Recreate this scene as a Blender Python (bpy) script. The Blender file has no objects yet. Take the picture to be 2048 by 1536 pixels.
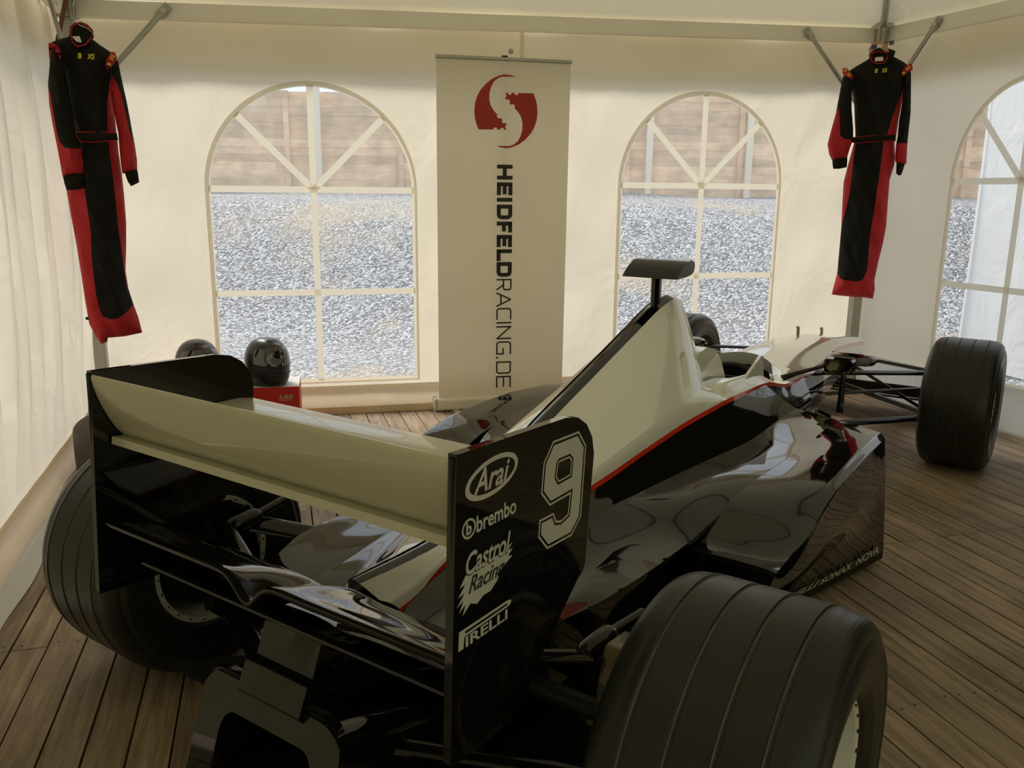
import bpy, bmesh, math, random
import numpy as np
from mathutils import Vector, Matrix
from mathutils.geometry import delaunay_2d_cdt, tessellate_polygon
random.seed(7)
SC = bpy.context.scene
COL = SC.collection
PI = math.pi

# ------------------------------------------------------------------ camera
CAM_H = 1.3462
cd = bpy.data.cameras.new('camera'); cam = bpy.data.objects.new('camera', cd); COL.objects.link(cam)
F_ = Vector((0.0, 0.975678, -0.219211)); R_ = Vector((0.99996, 0.001965, 0.008747)); U_ = Vector((-0.008965, 0.219202, 0.975638))
cam.matrix_world = Matrix(((R_.x, U_.x, -F_.x, 0), (R_.y, U_.y, -F_.y, 0), (R_.z, U_.z, -F_.z, CAM_H), (0, 0, 0, 1)))
cd.sensor_fit = 'HORIZONTAL'; cd.sensor_width = 36.0; cd.lens = 1676.73 / 2048 * 36
cd.clip_start = 0.02; cd.clip_end = 200
SC.camera = cam

# ------------------------------------------------------------------ sky, sun, exposure
W = bpy.data.worlds.new('sky'); SC.world = W; W.use_nodes = True
wn = W.node_tree.nodes; wl = W.node_tree.links
bg = wn['Background']; bg.inputs['Color'].default_value = (0.86, 0.93, 1.0, 1); bg.inputs['Strength'].default_value = 1.05
sd = bpy.data.lights.new('sun', 'SUN'); sun = bpy.data.objects.new('sun', sd); COL.objects.link(sun)
sd.energy = 4.2; sd.angle = math.radians(22); sd.color = (1.0, 0.93, 0.82)
sun.rotation_euler = Vector((0.62, -0.66, -1.0)).to_track_quat('-Z', 'Y').to_euler()
SC.view_settings.view_transform = 'Standard'; SC.view_settings.look = 'None'
SC.view_settings.exposure = 0.06; SC.view_settings.gamma = 1.0; SC.view_settings.use_curve_mapping = False
SC.cycles.use_denoising = True
SC.cycles.max_bounces = 10; SC.cycles.diffuse_bounces = 6; SC.cycles.glossy_bounces = 5
SC.cycles.transparent_max_bounces = 16; SC.cycles.transmission_bounces = 8
SC.cycles.sample_clamp_indirect = 6.0
SC.cycles.caustics_reflective = False; SC.cycles.caustics_refractive = False

# ------------------------------------------------------------------ materials
MATS = {}
def nt(name):
    m = bpy.data.materials.new(name); m.use_nodes = True; MATS[name] = m
    return m, m.node_tree.nodes, m.node_tree.links, m.node_tree.nodes['Principled BSDF']
def pbr(name, col, rough=0.5, metal=0.0, coat=0.0, bump=None, var=0.0, vscale=8.0, ior=1.5, sheen=0.0, spec=0.5):
    m, n, l, b = nt(name)
    b.inputs['Base Color'].default_value = (*col, 1); b.inputs['Roughness'].default_value = rough
    b.inputs['Metallic'].default_value = metal; b.inputs['Coat Weight'].default_value = coat
    b.inputs['Coat Roughness'].default_value = 0.02; b.inputs['IOR'].default_value = ior
    b.inputs['Sheen Weight'].default_value = sheen; b.inputs['Specular IOR Level'].default_value = spec
    tc = n.new('ShaderNodeTexCoord')
    if var:
        t = n.new('ShaderNodeTexNoise'); t.inputs['Scale'].default_value = vscale; t.inputs['Detail'].default_value = 6
        l.new(tc.outputs['Object'], t.inputs['Vector'])
        mx = n.new('ShaderNodeMix'); mx.data_type = 'RGBA'
        mx.inputs['A'].default_value = (*[c * (1 - var) for c in col], 1); mx.inputs['B'].default_value = (*[min(1, c * (1 + var)) for c in col], 1)
        l.new(t.outputs['Fac'], mx.inputs['Factor']); l.new(mx.outputs['Result'], b.inputs['Base Color'])
    if bump:
        t = n.new('ShaderNodeTexNoise'); t.inputs['Scale'].default_value = bump[0]; t.inputs['Detail'].default_value = 5
        l.new(tc.outputs['Object'], t.inputs['Vector'])
        bp = n.new('ShaderNodeBump'); bp.inputs['Strength'].default_value = bump[1]; bp.inputs['Distance'].default_value = bump[2]
        l.new(t.outputs['Fac'], bp.inputs['Height']); l.new(bp.outputs['Normal'], b.inputs['Normal'])
    return m
def fabric(name, col, tcol, mix, bump=0.3):
    m, n, l, b = nt(name); n.remove(b)
    o = n['Material Output']; tc = n.new('ShaderNodeTexCoord')
    mp = n.new('ShaderNodeMapping'); mp.inputs['Scale'].default_value = (1.6, 1.6, 1.0); l.new(tc.outputs['Object'], mp.inputs['Vector'])
    t = n.new('ShaderNodeTexNoise'); t.inputs['Scale'].default_value = 1.7; t.inputs['Detail'].default_value = 5; t.inputs['Distortion'].default_value = 1.2
    l.new(mp.outputs['Vector'], t.inputs['Vector'])
    bp = n.new('ShaderNodeBump'); bp.inputs['Strength'].default_value = bump; bp.inputs['Distance'].default_value = 0.06
    l.new(t.outputs['Fac'], bp.inputs['Height'])
    d = n.new('ShaderNodeBsdfDiffuse'); tr = n.new('ShaderNodeBsdfTranslucent'); ms = n.new('ShaderNodeMixShader')
    d.inputs['Color'].default_value = (*col, 1); tr.inputs['Color'].default_value = (*tcol, 1); ms.inputs['Fac'].default_value = mix
    l.new(bp.outputs['Normal'], d.inputs['Normal']); l.new(bp.outputs['Normal'], tr.inputs['Normal'])
    l.new(d.outputs[0], ms.inputs[1]); l.new(tr.outputs[0], ms.inputs[2]); l.new(ms.outputs[0], o.inputs['Surface'])
    return m
fabric('tent_fabric', (0.79, 0.74, 0.61), (0.86, 0.80, 0.665), 0.48)
fabric('roof_fabric', (0.72, 0.67, 0.52), (0.72, 0.66, 0.49), 0.16, 0.5)
fabric('valance_fabric', (0.75, 0.70, 0.56), (0.75, 0.70, 0.54), 0.22, 0.3)
fabric('unseen_dark_fabric', (0.030, 0.028, 0.018), (0.05, 0.05, 0.03), 0.05, 0.3)  # near-black cloth for an added panel out of view
fabric('front_fabric', (0.70, 0.65, 0.40), (0.98, 0.92, 0.58), 0.86, 0.4)
fabric('dimmed_fabric', (0.46, 0.42, 0.25), (0.70, 0.64, 0.38), 0.24, 0.4)  # darker tent cloth, dims the unseen front half
fabric('seam_fabric', (0.80, 0.75, 0.63), (0.86, 0.80, 0.67), 0.52, 0.1)
fabric('skirt_fabric', (0.70, 0.61, 0.48), (0.80, 0.68, 0.50), 0.45, 0.3)
fabric('white_fabric', (0.86, 0.87, 0.88), (0.8, 0.82, 0.84), 0.3, 0.4)
fabric('banner_film', (0.78, 0.74, 0.63), (0.72, 0.67, 0.55), 0.32, 0.0)
def window_film():
    m, n, l, b = nt('window_film'); n.remove(b); o = n['Material Output']
    t = n.new('ShaderNodeBsdfTransparent'); t.inputs['Color'].default_value = (0.95, 0.96, 0.96, 1)
    g = n.new('ShaderNodeBsdfGlossy'); g.inputs['Roughness'].default_value = 0.06
    d = n.new('ShaderNodeBsdfTranslucent'); d.inputs['Color'].default_value = (0.95, 0.96, 1.0, 1)
    a = n.new('ShaderNodeMixShader'); a.inputs['Fac'].default_value = 0.10
    f = n.new('ShaderNodeMixShader'); f.inputs['Fac'].default_value = 0.03
    l.new(t.outputs[0], a.inputs[1]); l.new(d.outputs[0], a.inputs[2]); l.new(a.outputs[0], f.inputs[1]); l.new(g.outputs[0], f.inputs[2])
    l.new(f.outputs[0], o.inputs['Surface'])
window_film()
pbr('black_gloss', (0.005, 0.005, 0.005), 0.04, coat=0.15, ior=1.55)
pbr('black_satin', (0.005, 0.005, 0.004), 0.12, coat=0.0, ior=1.45)
pbr('carbon_dark', (0.010, 0.010, 0.009), 0.5, spec=0.25)
pbr('white_paint', (0.74, 0.735, 0.70), 0.16, coat=1.0)
pbr('wing_paint', (0.50, 0.48, 0.38), 0.26, coat=0.6)
pbr('red_paint', (0.62, 0.035, 0.012), 0.15, coat=1.0)
pbr('rubber', (0.016, 0.016, 0.014), 0.36, spec=0.34, bump=(60, 0.25, 0.002), var=0.35, vscale=14)
pbr('rubber_old', (0.05, 0.038, 0.026), 0.7, var=0.3)
pbr('groove_highlight', (0.085, 0.083, 0.075), 0.75, spec=0.2, var=0.6, vscale=25)  # paler rubber, a painted highlight along the groove edges
pbr('rim_white', (0.58, 0.57, 0.52), 0.35)
pbr('mark_white', (0.46, 0.45, 0.40), 0.5)
pbr('mark_grey', (0.10, 0.10, 0.10), 0.5)
pbr('ink_black', (0.02, 0.017, 0.012), 0.6)
pbr('ink_red', (0.40, 0.022, 0.012), 0.6)
pbr('steel', (0.42, 0.41, 0.36), 0.38, metal=0.85, var=0.15)
pbr('bare_metal', (0.55, 0.53, 0.45), 0.3, metal=0.9)
pbr('brass', (0.35, 0.26, 0.10), 0.4, metal=0.8)
pbr('alu_cream', (0.90, 0.86, 0.74), 0.5, var=0.08, vscale=3)
pbr('alu_grey', (0.42, 0.40, 0.34), 0.45, var=0.1, vscale=4)
pbr('rust_strap', (0.14, 0.06, 0.03), 0.8)
pbr('suit_black', (0.010, 0.009, 0.006), 0.85, spec=0.2, bump=(400, 0.2, 0.001), sheen=0.0)
pbr('suit_red', (0.42, 0.008, 0.012), 0.8, bump=(400, 0.2, 0.001), sheen=0.0)
pbr('suit_yellow', (0.75, 0.62, 0.06), 0.7)
pbr('label_white', (0.7, 0.68, 0.62), 0.7)
pbr('label_blue', (0.05, 0.05, 0.22), 0.7)
pbr('hanger_wood', (0.45, 0.24, 0.11), 0.45, var=0.2)
pbr('helmet_black', (0.014, 0.014, 0.013), 0.38, coat=0.25)
pbr('visor_dark', (0.008, 0.007, 0.006), 0.03, coat=1.0, ior=1.7)
pbr('box_red', (0.55, 0.02, 0.012), 0.45)
pbr('box_top_lit', (0.72, 0.70, 0.68), 0.5)  # light on the red box's top, put in as colour
pbr('pale_wood', (0.82, 0.70, 0.48), 0.6, var=0.12)
def flaky():
    m, n, l, b = nt('flaky_paint'); tc = n.new('ShaderNodeTexCoord'); t = n.new('ShaderNodeTexNoise'); t.inputs['Scale'].default_value = 16; t.inputs['Detail'].default_value = 7
    l.new(tc.outputs['Object'], t.inputs['Vector']); r = n.new('ShaderNodeValToRGB'); cr = r.color_ramp
    cr.elements[0].position = .50; cr.elements[0].color = (.006, .006, .005, 1); cr.elements[1].position = .53; cr.elements[1].color = (.13, .10, .04, 1)
    l.new(t.outputs['Fac'], r.inputs['Fac']); l.new(r.outputs['Color'], b.inputs['Base Color']); b.inputs['Roughness'].default_value = .25
flaky()
pbr('clear_shield', (0.72, 0.74, 0.70), 0.08, coat=1.0)
pbr('mirror_glass', (0.35, 0.34, 0.28), 0.03, metal=1.0)
pbr('pole_pale', (0.80, 0.74, 0.60), 0.7)
def wood(name, cols, scale, stretch, rough=0.6, turn=0.0):
    m, n, l, b = nt(name)
    tc = n.new('ShaderNodeTexCoord'); gm = n.new('ShaderNodeNewGeometry')
    mp = n.new('ShaderNodeMapping'); mp.inputs['Scale'].default_value = stretch
    vr = n.new('ShaderNodeVectorRotate'); vr.rotation_type = 'Z_AXIS'; vr.inputs['Angle'].default_value = math.radians(turn); l.new(tc.outputs['Object'], vr.inputs['Vector']); l.new(vr.outputs[0], mp.inputs['Vector'])
    ad = n.new('ShaderNodeVectorMath'); ad.operation = 'ADD'; l.new(mp.outputs['Vector'], ad.inputs[0])
    sc = n.new('ShaderNodeMath'); sc.operation = 'MULTIPLY'; sc.inputs[1].default_value = 37.0
    l.new(gm.outputs['Random Per Island'], sc.inputs[0]); l.new(sc.outputs[0], ad.inputs[1])
    t = n.new('ShaderNodeTexNoise'); t.inputs['Scale'].default_value = scale; t.inputs['Detail'].default_value = 8; t.inputs['Roughness'].default_value = 0.65; t.inputs['Distortion'].default_value = 0.6
    l.new(ad.outputs[0], t.inputs['Vector'])
    r = n.new('ShaderNodeValToRGB'); cr = r.color_ramp
    cr.elements[0].position = 0.28; cr.elements[0].color = (*cols[0], 1); cr.elements[1].position = 0.75; cr.elements[1].color = (*cols[2], 1)
    e = cr.elements.new(0.5); e.color = (*cols[1], 1); l.new(t.outputs['Fac'], r.inputs['Fac'])
    # broad stains with their own outline, and per-board tone
    t2 = n.new('ShaderNodeTexNoise'); t2.inputs['Scale'].default_value = 3.2; t2.inputs['Detail'].default_value = 6; l.new(tc.outputs['Object'], t2.inputs['Vector'])
    mr = n.new('ShaderNodeMapRange'); mr.inputs['From Min'].default_value = 0.35; mr.inputs['From Max'].default_value = 0.7; mr.inputs['To Min'].default_value = 0.72; mr.inputs['To Max'].default_value = 1.05
    l.new(t2.outputs['Fac'], mr.inputs['Value'])
    m2 = n.new('ShaderNodeMapRange'); m2.inputs['To Min'].default_value = 0.82; m2.inputs['To Max'].default_value = 1.15; l.new(gm.outputs['Random Per Island'], m2.inputs['Value'])
    mu = n.new('ShaderNodeMath'); mu.operation = 'MULTIPLY'; l.new(mr.outputs[0], mu.inputs[0]); l.new(m2.outputs[0], mu.inputs[1])
    vs = n.new('ShaderNodeVectorMath'); vs.operation = 'SCALE'; l.new(r.outputs['Color'], vs.inputs[0]); l.new(mu.outputs[0], vs.inputs['Scale'])
    l.new(vs.outputs[0], b.inputs['Base Color']); b.inputs['Roughness'].default_value = rough
    bp = n.new('ShaderNodeBump'); bp.inputs['Strength'].default_value = 0.25; bp.inputs['Distance'].default_value = 0.004
    l.new(t.outputs['Fac'], bp.inputs['Height']); l.new(bp.outputs['Normal'], b.inputs['Normal'])
wood('deck_wood', [(0.14, 0.094, 0.058), (0.315, 0.228, 0.148), (0.47, 0.362, 0.25)], 10.0, (4.0, 0.30, 4.0), 0.62, -16.0)
wood('fence_wood', [(0.70, 0.48, 0.30), (0.88, 0.64, 0.42), (0.95, 0.76, 0.55)], 3.0, (0.5, 3.0, 3.0), 0.8)
def gravel():
    m, n, l, b = nt('gravel')
    tc = n.new('ShaderNodeTexCoord')
    v = n.new('ShaderNodeTexVoronoi'); v.inputs['Scale'].default_value = 38.0; l.new(tc.outputs['Object'], v.inputs['Vector'])
    r = n.new('ShaderNodeValToRGB'); cr = r.color_ramp
    cr.elements[0].position = 0.0; cr.elements[0].color = (0.06, 0.064, 0.075, 1); cr.elements[1].position = 1.0; cr.elements[1].color = (0.62, 0.625, 0.65, 1)
    e = cr.elements.new(0.45); e.color = (0.24, 0.25, 0.275, 1)
    sep = n.new('ShaderNodeSeparateColor'); l.new(v.outputs['Color'], sep.inputs[0]); l.new(sep.outputs[0], r.inputs['Fac'])
    t = n.new('ShaderNodeTexNoise'); t.inputs['Scale'].default_value = 0.55; t.inputs['Detail'].default_value = 4; l.new(tc.outputs['Object'], t.inputs['Vector'])
    mr = n.new('ShaderNodeMapRange'); mr.inputs['From Min'].default_value = 0.55; mr.inputs['From Max'].default_value = 0.66; l.new(t.outputs['Fac'], mr.inputs['Value'])
    mu = n.new('ShaderNodeMath'); mu.operation = 'MULTIPLY'; mu.inputs[1].default_value = 0.6; l.new(mr.outputs[0], mu.inputs[0])
    mx = n.new('ShaderNodeMix'); mx.data_type = 'RGBA'; l.new(mu.outputs[0], mx.inputs['Factor']); l.new(r.outputs['Color'], mx.inputs['A']); mx.inputs['B'].default_value = (0.50, 0.40, 0.26, 1)
    l.new(mx.outputs['Result'], b.inputs['Base Color']); b.inputs['Roughness'].default_value = 0.85
    bp = n.new('ShaderNodeBump'); bp.inputs['Strength'].default_value = 0.9; bp.inputs['Distance'].default_value = 0.03; bp.invert = True
    l.new(v.outputs['Distance'], bp.inputs['Height']); l.new(bp.outputs['Normal'], b.inputs['Normal'])
gravel()

# ------------------------------------------------------------------ builders
def lk(o, parent=None):
    COL.objects.link(o)
    if parent is not None: o.parent = parent
    return o
def empty(name, loc=(0, 0, 0), rz=0.0):
    o = bpy.data.objects.new(name, None); o.location = loc; o.rotation_euler = (0, 0, rz); o.empty_display_size = 0.1
    return lk(o)
def tag(o, label=None, cat=None, group=None, kind=None):
    if label: o['label'] = label
    if cat: o['category'] = cat
    if group: o['group'] = group
    if kind: o['kind'] = kind
    return o
class MB:
    def __init__(s): s.v = []; s.f = []; s.m = []
    def add(s, vs, fs, m=0):
        k = len(s.v); s.v += [tuple(map(float, p)) for p in vs]; s.f += [tuple(k + i for i in f) for f in fs]; s.m += [m] * len(fs); return s
    def box(s, c, d, m=0, M=None):
        vs = [Vector(((i & 1) - .5, ((i >> 1) & 1) - .5, (i >> 2) - .5)) for i in range(8)]
        vs = [Vector((p.x * d[0], p.y * d[1], p.z * d[2])) for p in vs]
        if M is not None: vs = [M @ p for p in vs]
        vs = [p + Vector(c) for p in vs]
        return s.add(vs, [(0, 2, 3, 1), (4, 5, 7, 6), (0, 1, 5, 4), (2, 6, 7, 3), (0, 4, 6, 2), (1, 3, 7, 5)], m)
    def grid(s, P, m=0, closed=False, flip=False):
        P = np.asarray(P, float); a, b = P.shape[:2]; fs = []
        for i in range(a - 1):
            for j in range(b if closed else b - 1):
                j2 = (j + 1) % b; q = (i * b + j, i * b + j2, (i + 1) * b + j2, (i + 1) * b + j)
                fs.append(q[::-1] if flip else q)
        return s.add(P.reshape(-1, 3), fs, m)
    def tube(s, path, r, n=12, m=0, ell=None, caps=True, up=(0, 0, 1)):
        """round or elliptical tube along a path; ell=(a,b) half axes, a lying along 'up'"""
        P = [Vector(p) for p in path]; k = len(P); rr = [r] * k if not hasattr(r, '__len__') else r; rows = []
        for i, p in enumerate(P):
            t = (P[min(i + 1, k - 1)] - P[max(i - 1, 0)]).normalized(); u = Vector(up)
            if abs(t.dot(u)) > .97: u = Vector((1, 0, 0)) if abs(t.x) < .9 else Vector((0, 1, 0))
            x = (u - t * t.dot(u)).normalized(); y = t.cross(x)
            a, b = (ell if ell else (1, 1)); sc = rr[i]
            rows.append([p + x * (math.cos(q) * a * sc) + y * (math.sin(q) * b * sc) for q in np.linspace(0, 2 * PI, n, endpoint=False)])
        s.grid(rows, m, True)
        if caps:
            s.add(rows[0], [tuple(range(n))[::-1]], m); s.add(rows[-1], [tuple(range(n))], m)
        return s
    def lathe(s, prof, n=96, m=0, c=(0, 0, 0), ms=None):
        """profile (y, r) revolved about the local y axis"""
        A = np.linspace(0, 2 * PI, n, endpoint=False); k = len(prof)
        rows = [[(c[0] + r * math.cos(a), c[1] + y, c[2] + r * math.sin(a)) for a in A] for y, r in prof]
        if ms is None: return s.grid(rows, m, True)
        for i in range(k - 1): s.grid([rows[i], rows[i + 1]], ms[i], True)
        return s
    def prism(s, poly, fn, d0, d1, m=0, holes=()):
        """2D polygon extruded between depths d0 and d1; fn(x, y, d) -> point"""
        loops = [list(poly)] + [list(h) for h in holes]; flat = [p for L in loops for p in L]
        tri = tessellate_polygon([[Vector((x, y, 0)) for x, y in L] for L in loops])
        s.add([fn(x, y, d0) for x, y in flat], [tuple(t) for t in tri], m)
        if d1 is not None:
            s.add([fn(x, y, d1) for x, y in flat], [tuple(t)[::-1] for t in tri], m)
            for L in loops:
                k = len(L); s.add([fn(x, y, d0) for x, y in L] + [fn(x, y, d1) for x, y in L], [(i, (i + 1) % k, k + (i + 1) % k, k + i) for i in range(k)], m)
        return s
    def build(s, name, mats, parent=None, ang=35, bevel=0, sub=0, recalc=True, weld=False):
        me = bpy.data.meshes.new(name); me.from_pydata(s.v, [], s.f); me.validate()
        if isinstance(mats, str): mats = [mats]
        for x in mats: me.materials.append(MATS[x])
        if len(me.polygons) == len(s.m): me.polygons.foreach_set('material_index', s.m)
        if recalc or weld:
            b = bmesh.new(); b.from_mesh(me)
            if weld: bmesh.ops.remove_doubles(b, verts=b.verts, dist=weld)
            if recalc: bmesh.ops.recalc_face_normals(b, faces=b.faces)
            b.to_mesh(me); b.free()
        me.shade_smooth(); me.set_sharp_from_angle(angle=math.radians(ang))
        o = lk(bpy.data.objects.new(name, me), parent)
        if bevel:
            q = o.modifiers.new('bevel', 'BEVEL'); q.width = bevel; q.segments = 3; q.limit_method = 'ANGLE'; q.angle_limit = math.radians(40)
        if sub:
            q = o.modifiers.new('subsurf', 'SUBSURF'); q.levels = sub; q.render_levels = sub
        return o
def pchip(x, y, xq):
    x = np.asarray(x, float); y = np.asarray(y, float); h = np.diff(x); d = np.diff(y) / h; n = len(x); m = np.zeros(n)
    if n == 2: m[:] = d[0]
    else:
        for i in range(1, n - 1):
            if d[i - 1] * d[i] > 0:
                w1 = 2 * h[i] + h[i - 1]; w2 = h[i] + 2 * h[i - 1]; m[i] = (w1 + w2) / (w1 / d[i - 1] + w2 / d[i])
        m[0] = d[0]; m[-1] = d[-1]
    k = np.clip(np.searchsorted(x, xq) - 1, 0, n - 2); t = (np.asarray(xq) - x[k]) / h[k]
    return (2 * t**3 - 3 * t**2 + 1) * y[k] + (t**3 - 2 * t**2 + t) * h[k] * m[k] + (-2 * t**3 + 3 * t**2) * y[k + 1] + (t**3 - t**2) * h[k] * m[k + 1]
def loft(S, secs, nx, ny):
    """S stations, secs[i] = list of 3D points -> dense smooth grid nx by ny"""
    S = np.asarray(S, float); A = np.asarray(secs, float); q = np.linspace(S[0], S[-1], nx)
    G = np.stack([[pchip(S, A[:, j, c], q) for c in range(3)] for j in range(A.shape[1])], 0)   # cols,3,nx
    G = G.transpose(2, 0, 1); k = A.shape[1]
    if k == 2: ny = max(ny, 2)
    u = np.arange(k, dtype=float); uq = np.linspace(0, k - 1, ny)
    return np.stack([[pchip(u, G[i, :, c], uq) for c in range(3)] for i in range(nx)], 0).transpose(0, 2, 1)
def mir(G):
    G = np.array(G); G[..., 1] *= -1; return G
def offset_poly(P, d):
    """inward offset of a closed polygon"""
    P = [Vector(p) for p in P]; n = len(P); ar = sum(P[i].x * P[(i + 1) % n].y - P[(i + 1) % n].x * P[i].y for i in range(n)); sg = 1 if ar > 0 else -1; out = []
    for i in range(n):
        a = (P[i] - P[i - 1]).normalized(); b = (P[(i + 1) % n] - P[i]).normalized()
        na = Vector((-a.y, a.x)) * sg; nb = Vector((-b.y, b.x)) * sg; m = na + nb
        m = m / max(m.length_squared, .25) * 2
        out.append(tuple(P[i] + m * d))
    return out
def text2d(s, w, h, bold=0.0, shear=0.0, space=1.0, x0=0.0, y0=0.0):
    """outline text fitted to a w by h box, as 2D verts and faces"""
    cu = bpy.data.curves.new('t', 'FONT'); cu.body = s; cu.size = 1; cu.offset = bold; cu.shear = shear; cu.space_character = space; cu.resolution_u = 4
    o = bpy.data.objects.new('t', cu); COL.objects.link(o)
    me = bpy.data.meshes.new_from_object(o.evaluated_get(bpy.context.evaluated_depsgraph_get()))
    V = np.array([v.co[:2] for v in me.vertices]); Fc = [tuple(p.vertices) for p in me.polygons]
    bpy.data.objects.remove(o); bpy.data.curves.remove(cu); bpy.data.meshes.remove(me)
    mn, mx = V.min(0), V.max(0); V = (V - mn) / (mx - mn) * np.array([w, h]) + np.array([x0, y0])
    return V, Fc
def strokes(paths, th, cap=True):
    """thick polylines as quads"""
    vs, fs = [], []
    for p in paths:
        P = [Vector(q) for q in p]; k = len(P); L, Rr = [], []
        for i in range(k):
            a = (P[i] - P[i - 1]).normalized() if i else (P[1] - P[0]).normalized()
            b = (P[i + 1] - P[i]).normalized() if i < k - 1 else a
            m = (Vector((-a.y, a.x)) + Vector((-b.y, b.x))); m = m / max(m.length_squared, .3) * 2
            L.append(P[i] + m * th / 2); Rr.append(P[i] - m * th / 2)
        c = len(vs); vs += [tuple(q) for q in L] + [tuple(q) for q in Rr]
        fs += [(c + i, c + i + 1, c + k + i + 1, c + k + i) for i in range(k - 1)]
    return vs, fs
def rounded(w, h, r, n=6):
    out = []
    for cx, cy, a0 in ((w / 2 - r, h / 2 - r, 0), (-w / 2 + r, h / 2 - r, 90), (-w / 2 + r, -h / 2 + r, 180), (w / 2 - r, -h / 2 + r, 270)):
        for k in range(n + 1):
            a = math.radians(a0 + 90 * k / n); out.append((cx + r * math.cos(a), cy + r * math.sin(a)))
    return out
def pin(poly, x, y):
    c = False; n = len(poly); j = n - 1
    for i in range(n):
        xi, yi = poly[i]; xj, yj = poly[j]
        if (yi > y) != (yj > y) and x < (xj - xi) * (y - yi) / (yj - yi + 1e-12) + xi: c = not c
        j = i
    return c

# ================================================================== THE TENT
P0 = Vector((-0.510, 5.328, 0)); TB = Vector((0.97437, 0.22495, 0)); NB = Vector((0.22495, -0.97437, 0))
DL = Vector((0.2924, -0.9563, 0)); NL = Vector((0.9563, 0.2924, 0)); DR = Vector((0.3907, -0.9205, 0)); NR = Vector((-0.9205, -0.3907, 0))
CL = P0 - 2.03 * TB; CR = P0 + 3.06 * TB; SIDE = 6.2
FL = CL + SIDE * DL; FR = CR + SIDE * DR
ZL, ZR = 2.27, 2.365
def arch(u0, u1, zb, zm, b=None, n=28, grow=0.0):
    a = (u1 - u0) / 2 + grow; b = (b or (u1 - u0) / 2) + grow; c = (u0 + u1) / 2
    return [(c - a, zb - grow), (c + a, zb - grow)] + [(c + a * math.cos(t), zm + b * math.sin(t)) for t in np.linspace(0, PI, n)]
WIN_B = [dict(u0=-1.31, u1=-0.11, zb=0.20, zm=1.37, lo=0.755, b=0.60), dict(u0=1.235, u1=2.365, zb=0.27, zm=1.42, lo=0.825, b=0.58)]
WIN_R = [dict(u0=0.69, u1=1.61, zb=0.27, zm=1.455, lo=0.825, b=0.57)]
def fabric_wall(name, A, D, N, length, zt0, zt1, wins, fold, mat, step=0.07, zb=0.03):
    holes = [arch(w['u0'], w['u1'], w['zb'], w['zm'], w['b']) for w in wins]
    V, E = [], []
    def ring(P):
        k = len(V); V.extend(Vector(p) for p in P); E.extend((k + i, k + (i + 1) % len(P)) for i in range(len(P)))
    ztop = lambda u: .085 + zt0 + (zt1 - zt0) * u / length
    nb = int(length / step); bot = [(length * i / nb, zb) for i in range(nb + 1)]; top = [(length * i / nb, ztop(length * i / nb)) for i in range(nb, -1, -1)]
    ring(bot + top)
    for h in holes: ring(h)
    for i in range(1, nb):
        u = length * i / nb
        z = zb + step
        while z < ztop(u) - step * .6:
            if not any(pin(arch(w['u0'], w['u1'], w['zb'], w['zm'], w['b'], grow=.03), u, z) for w in wins): V.append(Vector((u, z)))
            z += step
    r = delaunay_2d_cdt(V, E, [], 0, 1e-6)
    mb = MB(); vs = []
    for p in r[0]:
        vs.append(A + D * p.x + N * fold(p.x, p.y) + Vector((0, 0, p.y)))
    fs = [f for f in r[2] if not any(pin(h, sum(r[0][i].x for i in f) / 3, sum(r[0][i].y for i in f) / 3) for h in holes)]
    mb.add(vs, fs)
    return tag(mb.build(name, mat, recalc=True), kind='structure')
def wdist(u, z, wins):
    d = 1.0
    for w in wins:
        du = max(w['u0'] - u, u - w['u1'], 0); dz = max(w['zb'] - z, z - w['zm'] - w['b'], 0); d = min(d, math.hypot(du, dz) / .25)
    return d
def fold_b(u, z):
    k = wdist(u - 2.03, z, WIN_B)
    return k * (0.010 * math.sin(5.2 * u + 2.1 * z) + 0.008 * math.sin(9 * z + 3 * math.sin(2.2 * u)) + 0.006 * math.sin(13 * u - 6 * z))
def fold_r(u, z):
    k = wdist(u, z, WIN_R)
    return k * (0.010 * math.sin(6 * u + 2.5 * z) + 0.008 * math.sin(8 * z + 2 * u))
def fold_l(u, z):
    k = min(max((z - .15) / .4, 0), 1); return k * (0.022 * math.sin(11 * u + 0.9 * z) * (0.4 + 0.6 * z / 2.3) + 0.015 * math.sin(27 * u + 1.7 * z + math.sin(5 * u)) + 0.010 * math.sin(47 * u + 2 * z) + .004 * math.sin(83 * u - z)) + 0.05 * math.sin(PI * z / 2.3)
S = lambda L, w: [dict(q, u0=q['u0'] + L, u1=q['u1'] + L) for q in w]
fabric_wall('wall_back', CL, TB, NB, 5.09, ZL, ZR, S(2.03, WIN_B), fold_b, 'tent_fabric', zb=.14)
fabric_wall('wall_left', CL, DL, NL, 2.7, ZL, ZL, [], fold_l, 'tent_fabric', 0.05, zb=.14)
fabric_wall('unseen_dim_panel_2', CL + DL * 2.7, DL, NL, SIDE - 2.7, ZL, ZL, [], lambda u, z: fold_l(u + 2.7, z), 'dimmed_fabric', 0.08)  # unseen rest of the left wall, darkened to cut light on the car
fabric_wall('wall_right', CR, DR, NR, 1.95, ZR, ZR, WIN_R, fold_r, 'tent_fabric', zb=.24)
fabric_wall('unseen_dim_panel_1', CR + DR * 1.95, DR, NR, SIDE - 1.95, ZR, ZR, [], fold_r, 'unseen_dark_fabric')  # added dark panel out of view, so the bodywork reflects black on this side
fd = (FR - FL); fl_len = fd.length; fd = fd.normalized()
fabric_wall('wall_front', FL, fd, Vector((-fd.y, fd.x, 0)), fl_len, ZL, ZR, [], lambda u, z: 0.012 * math.sin(9 * u + z), 'front_fabric', 0.12)
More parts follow.
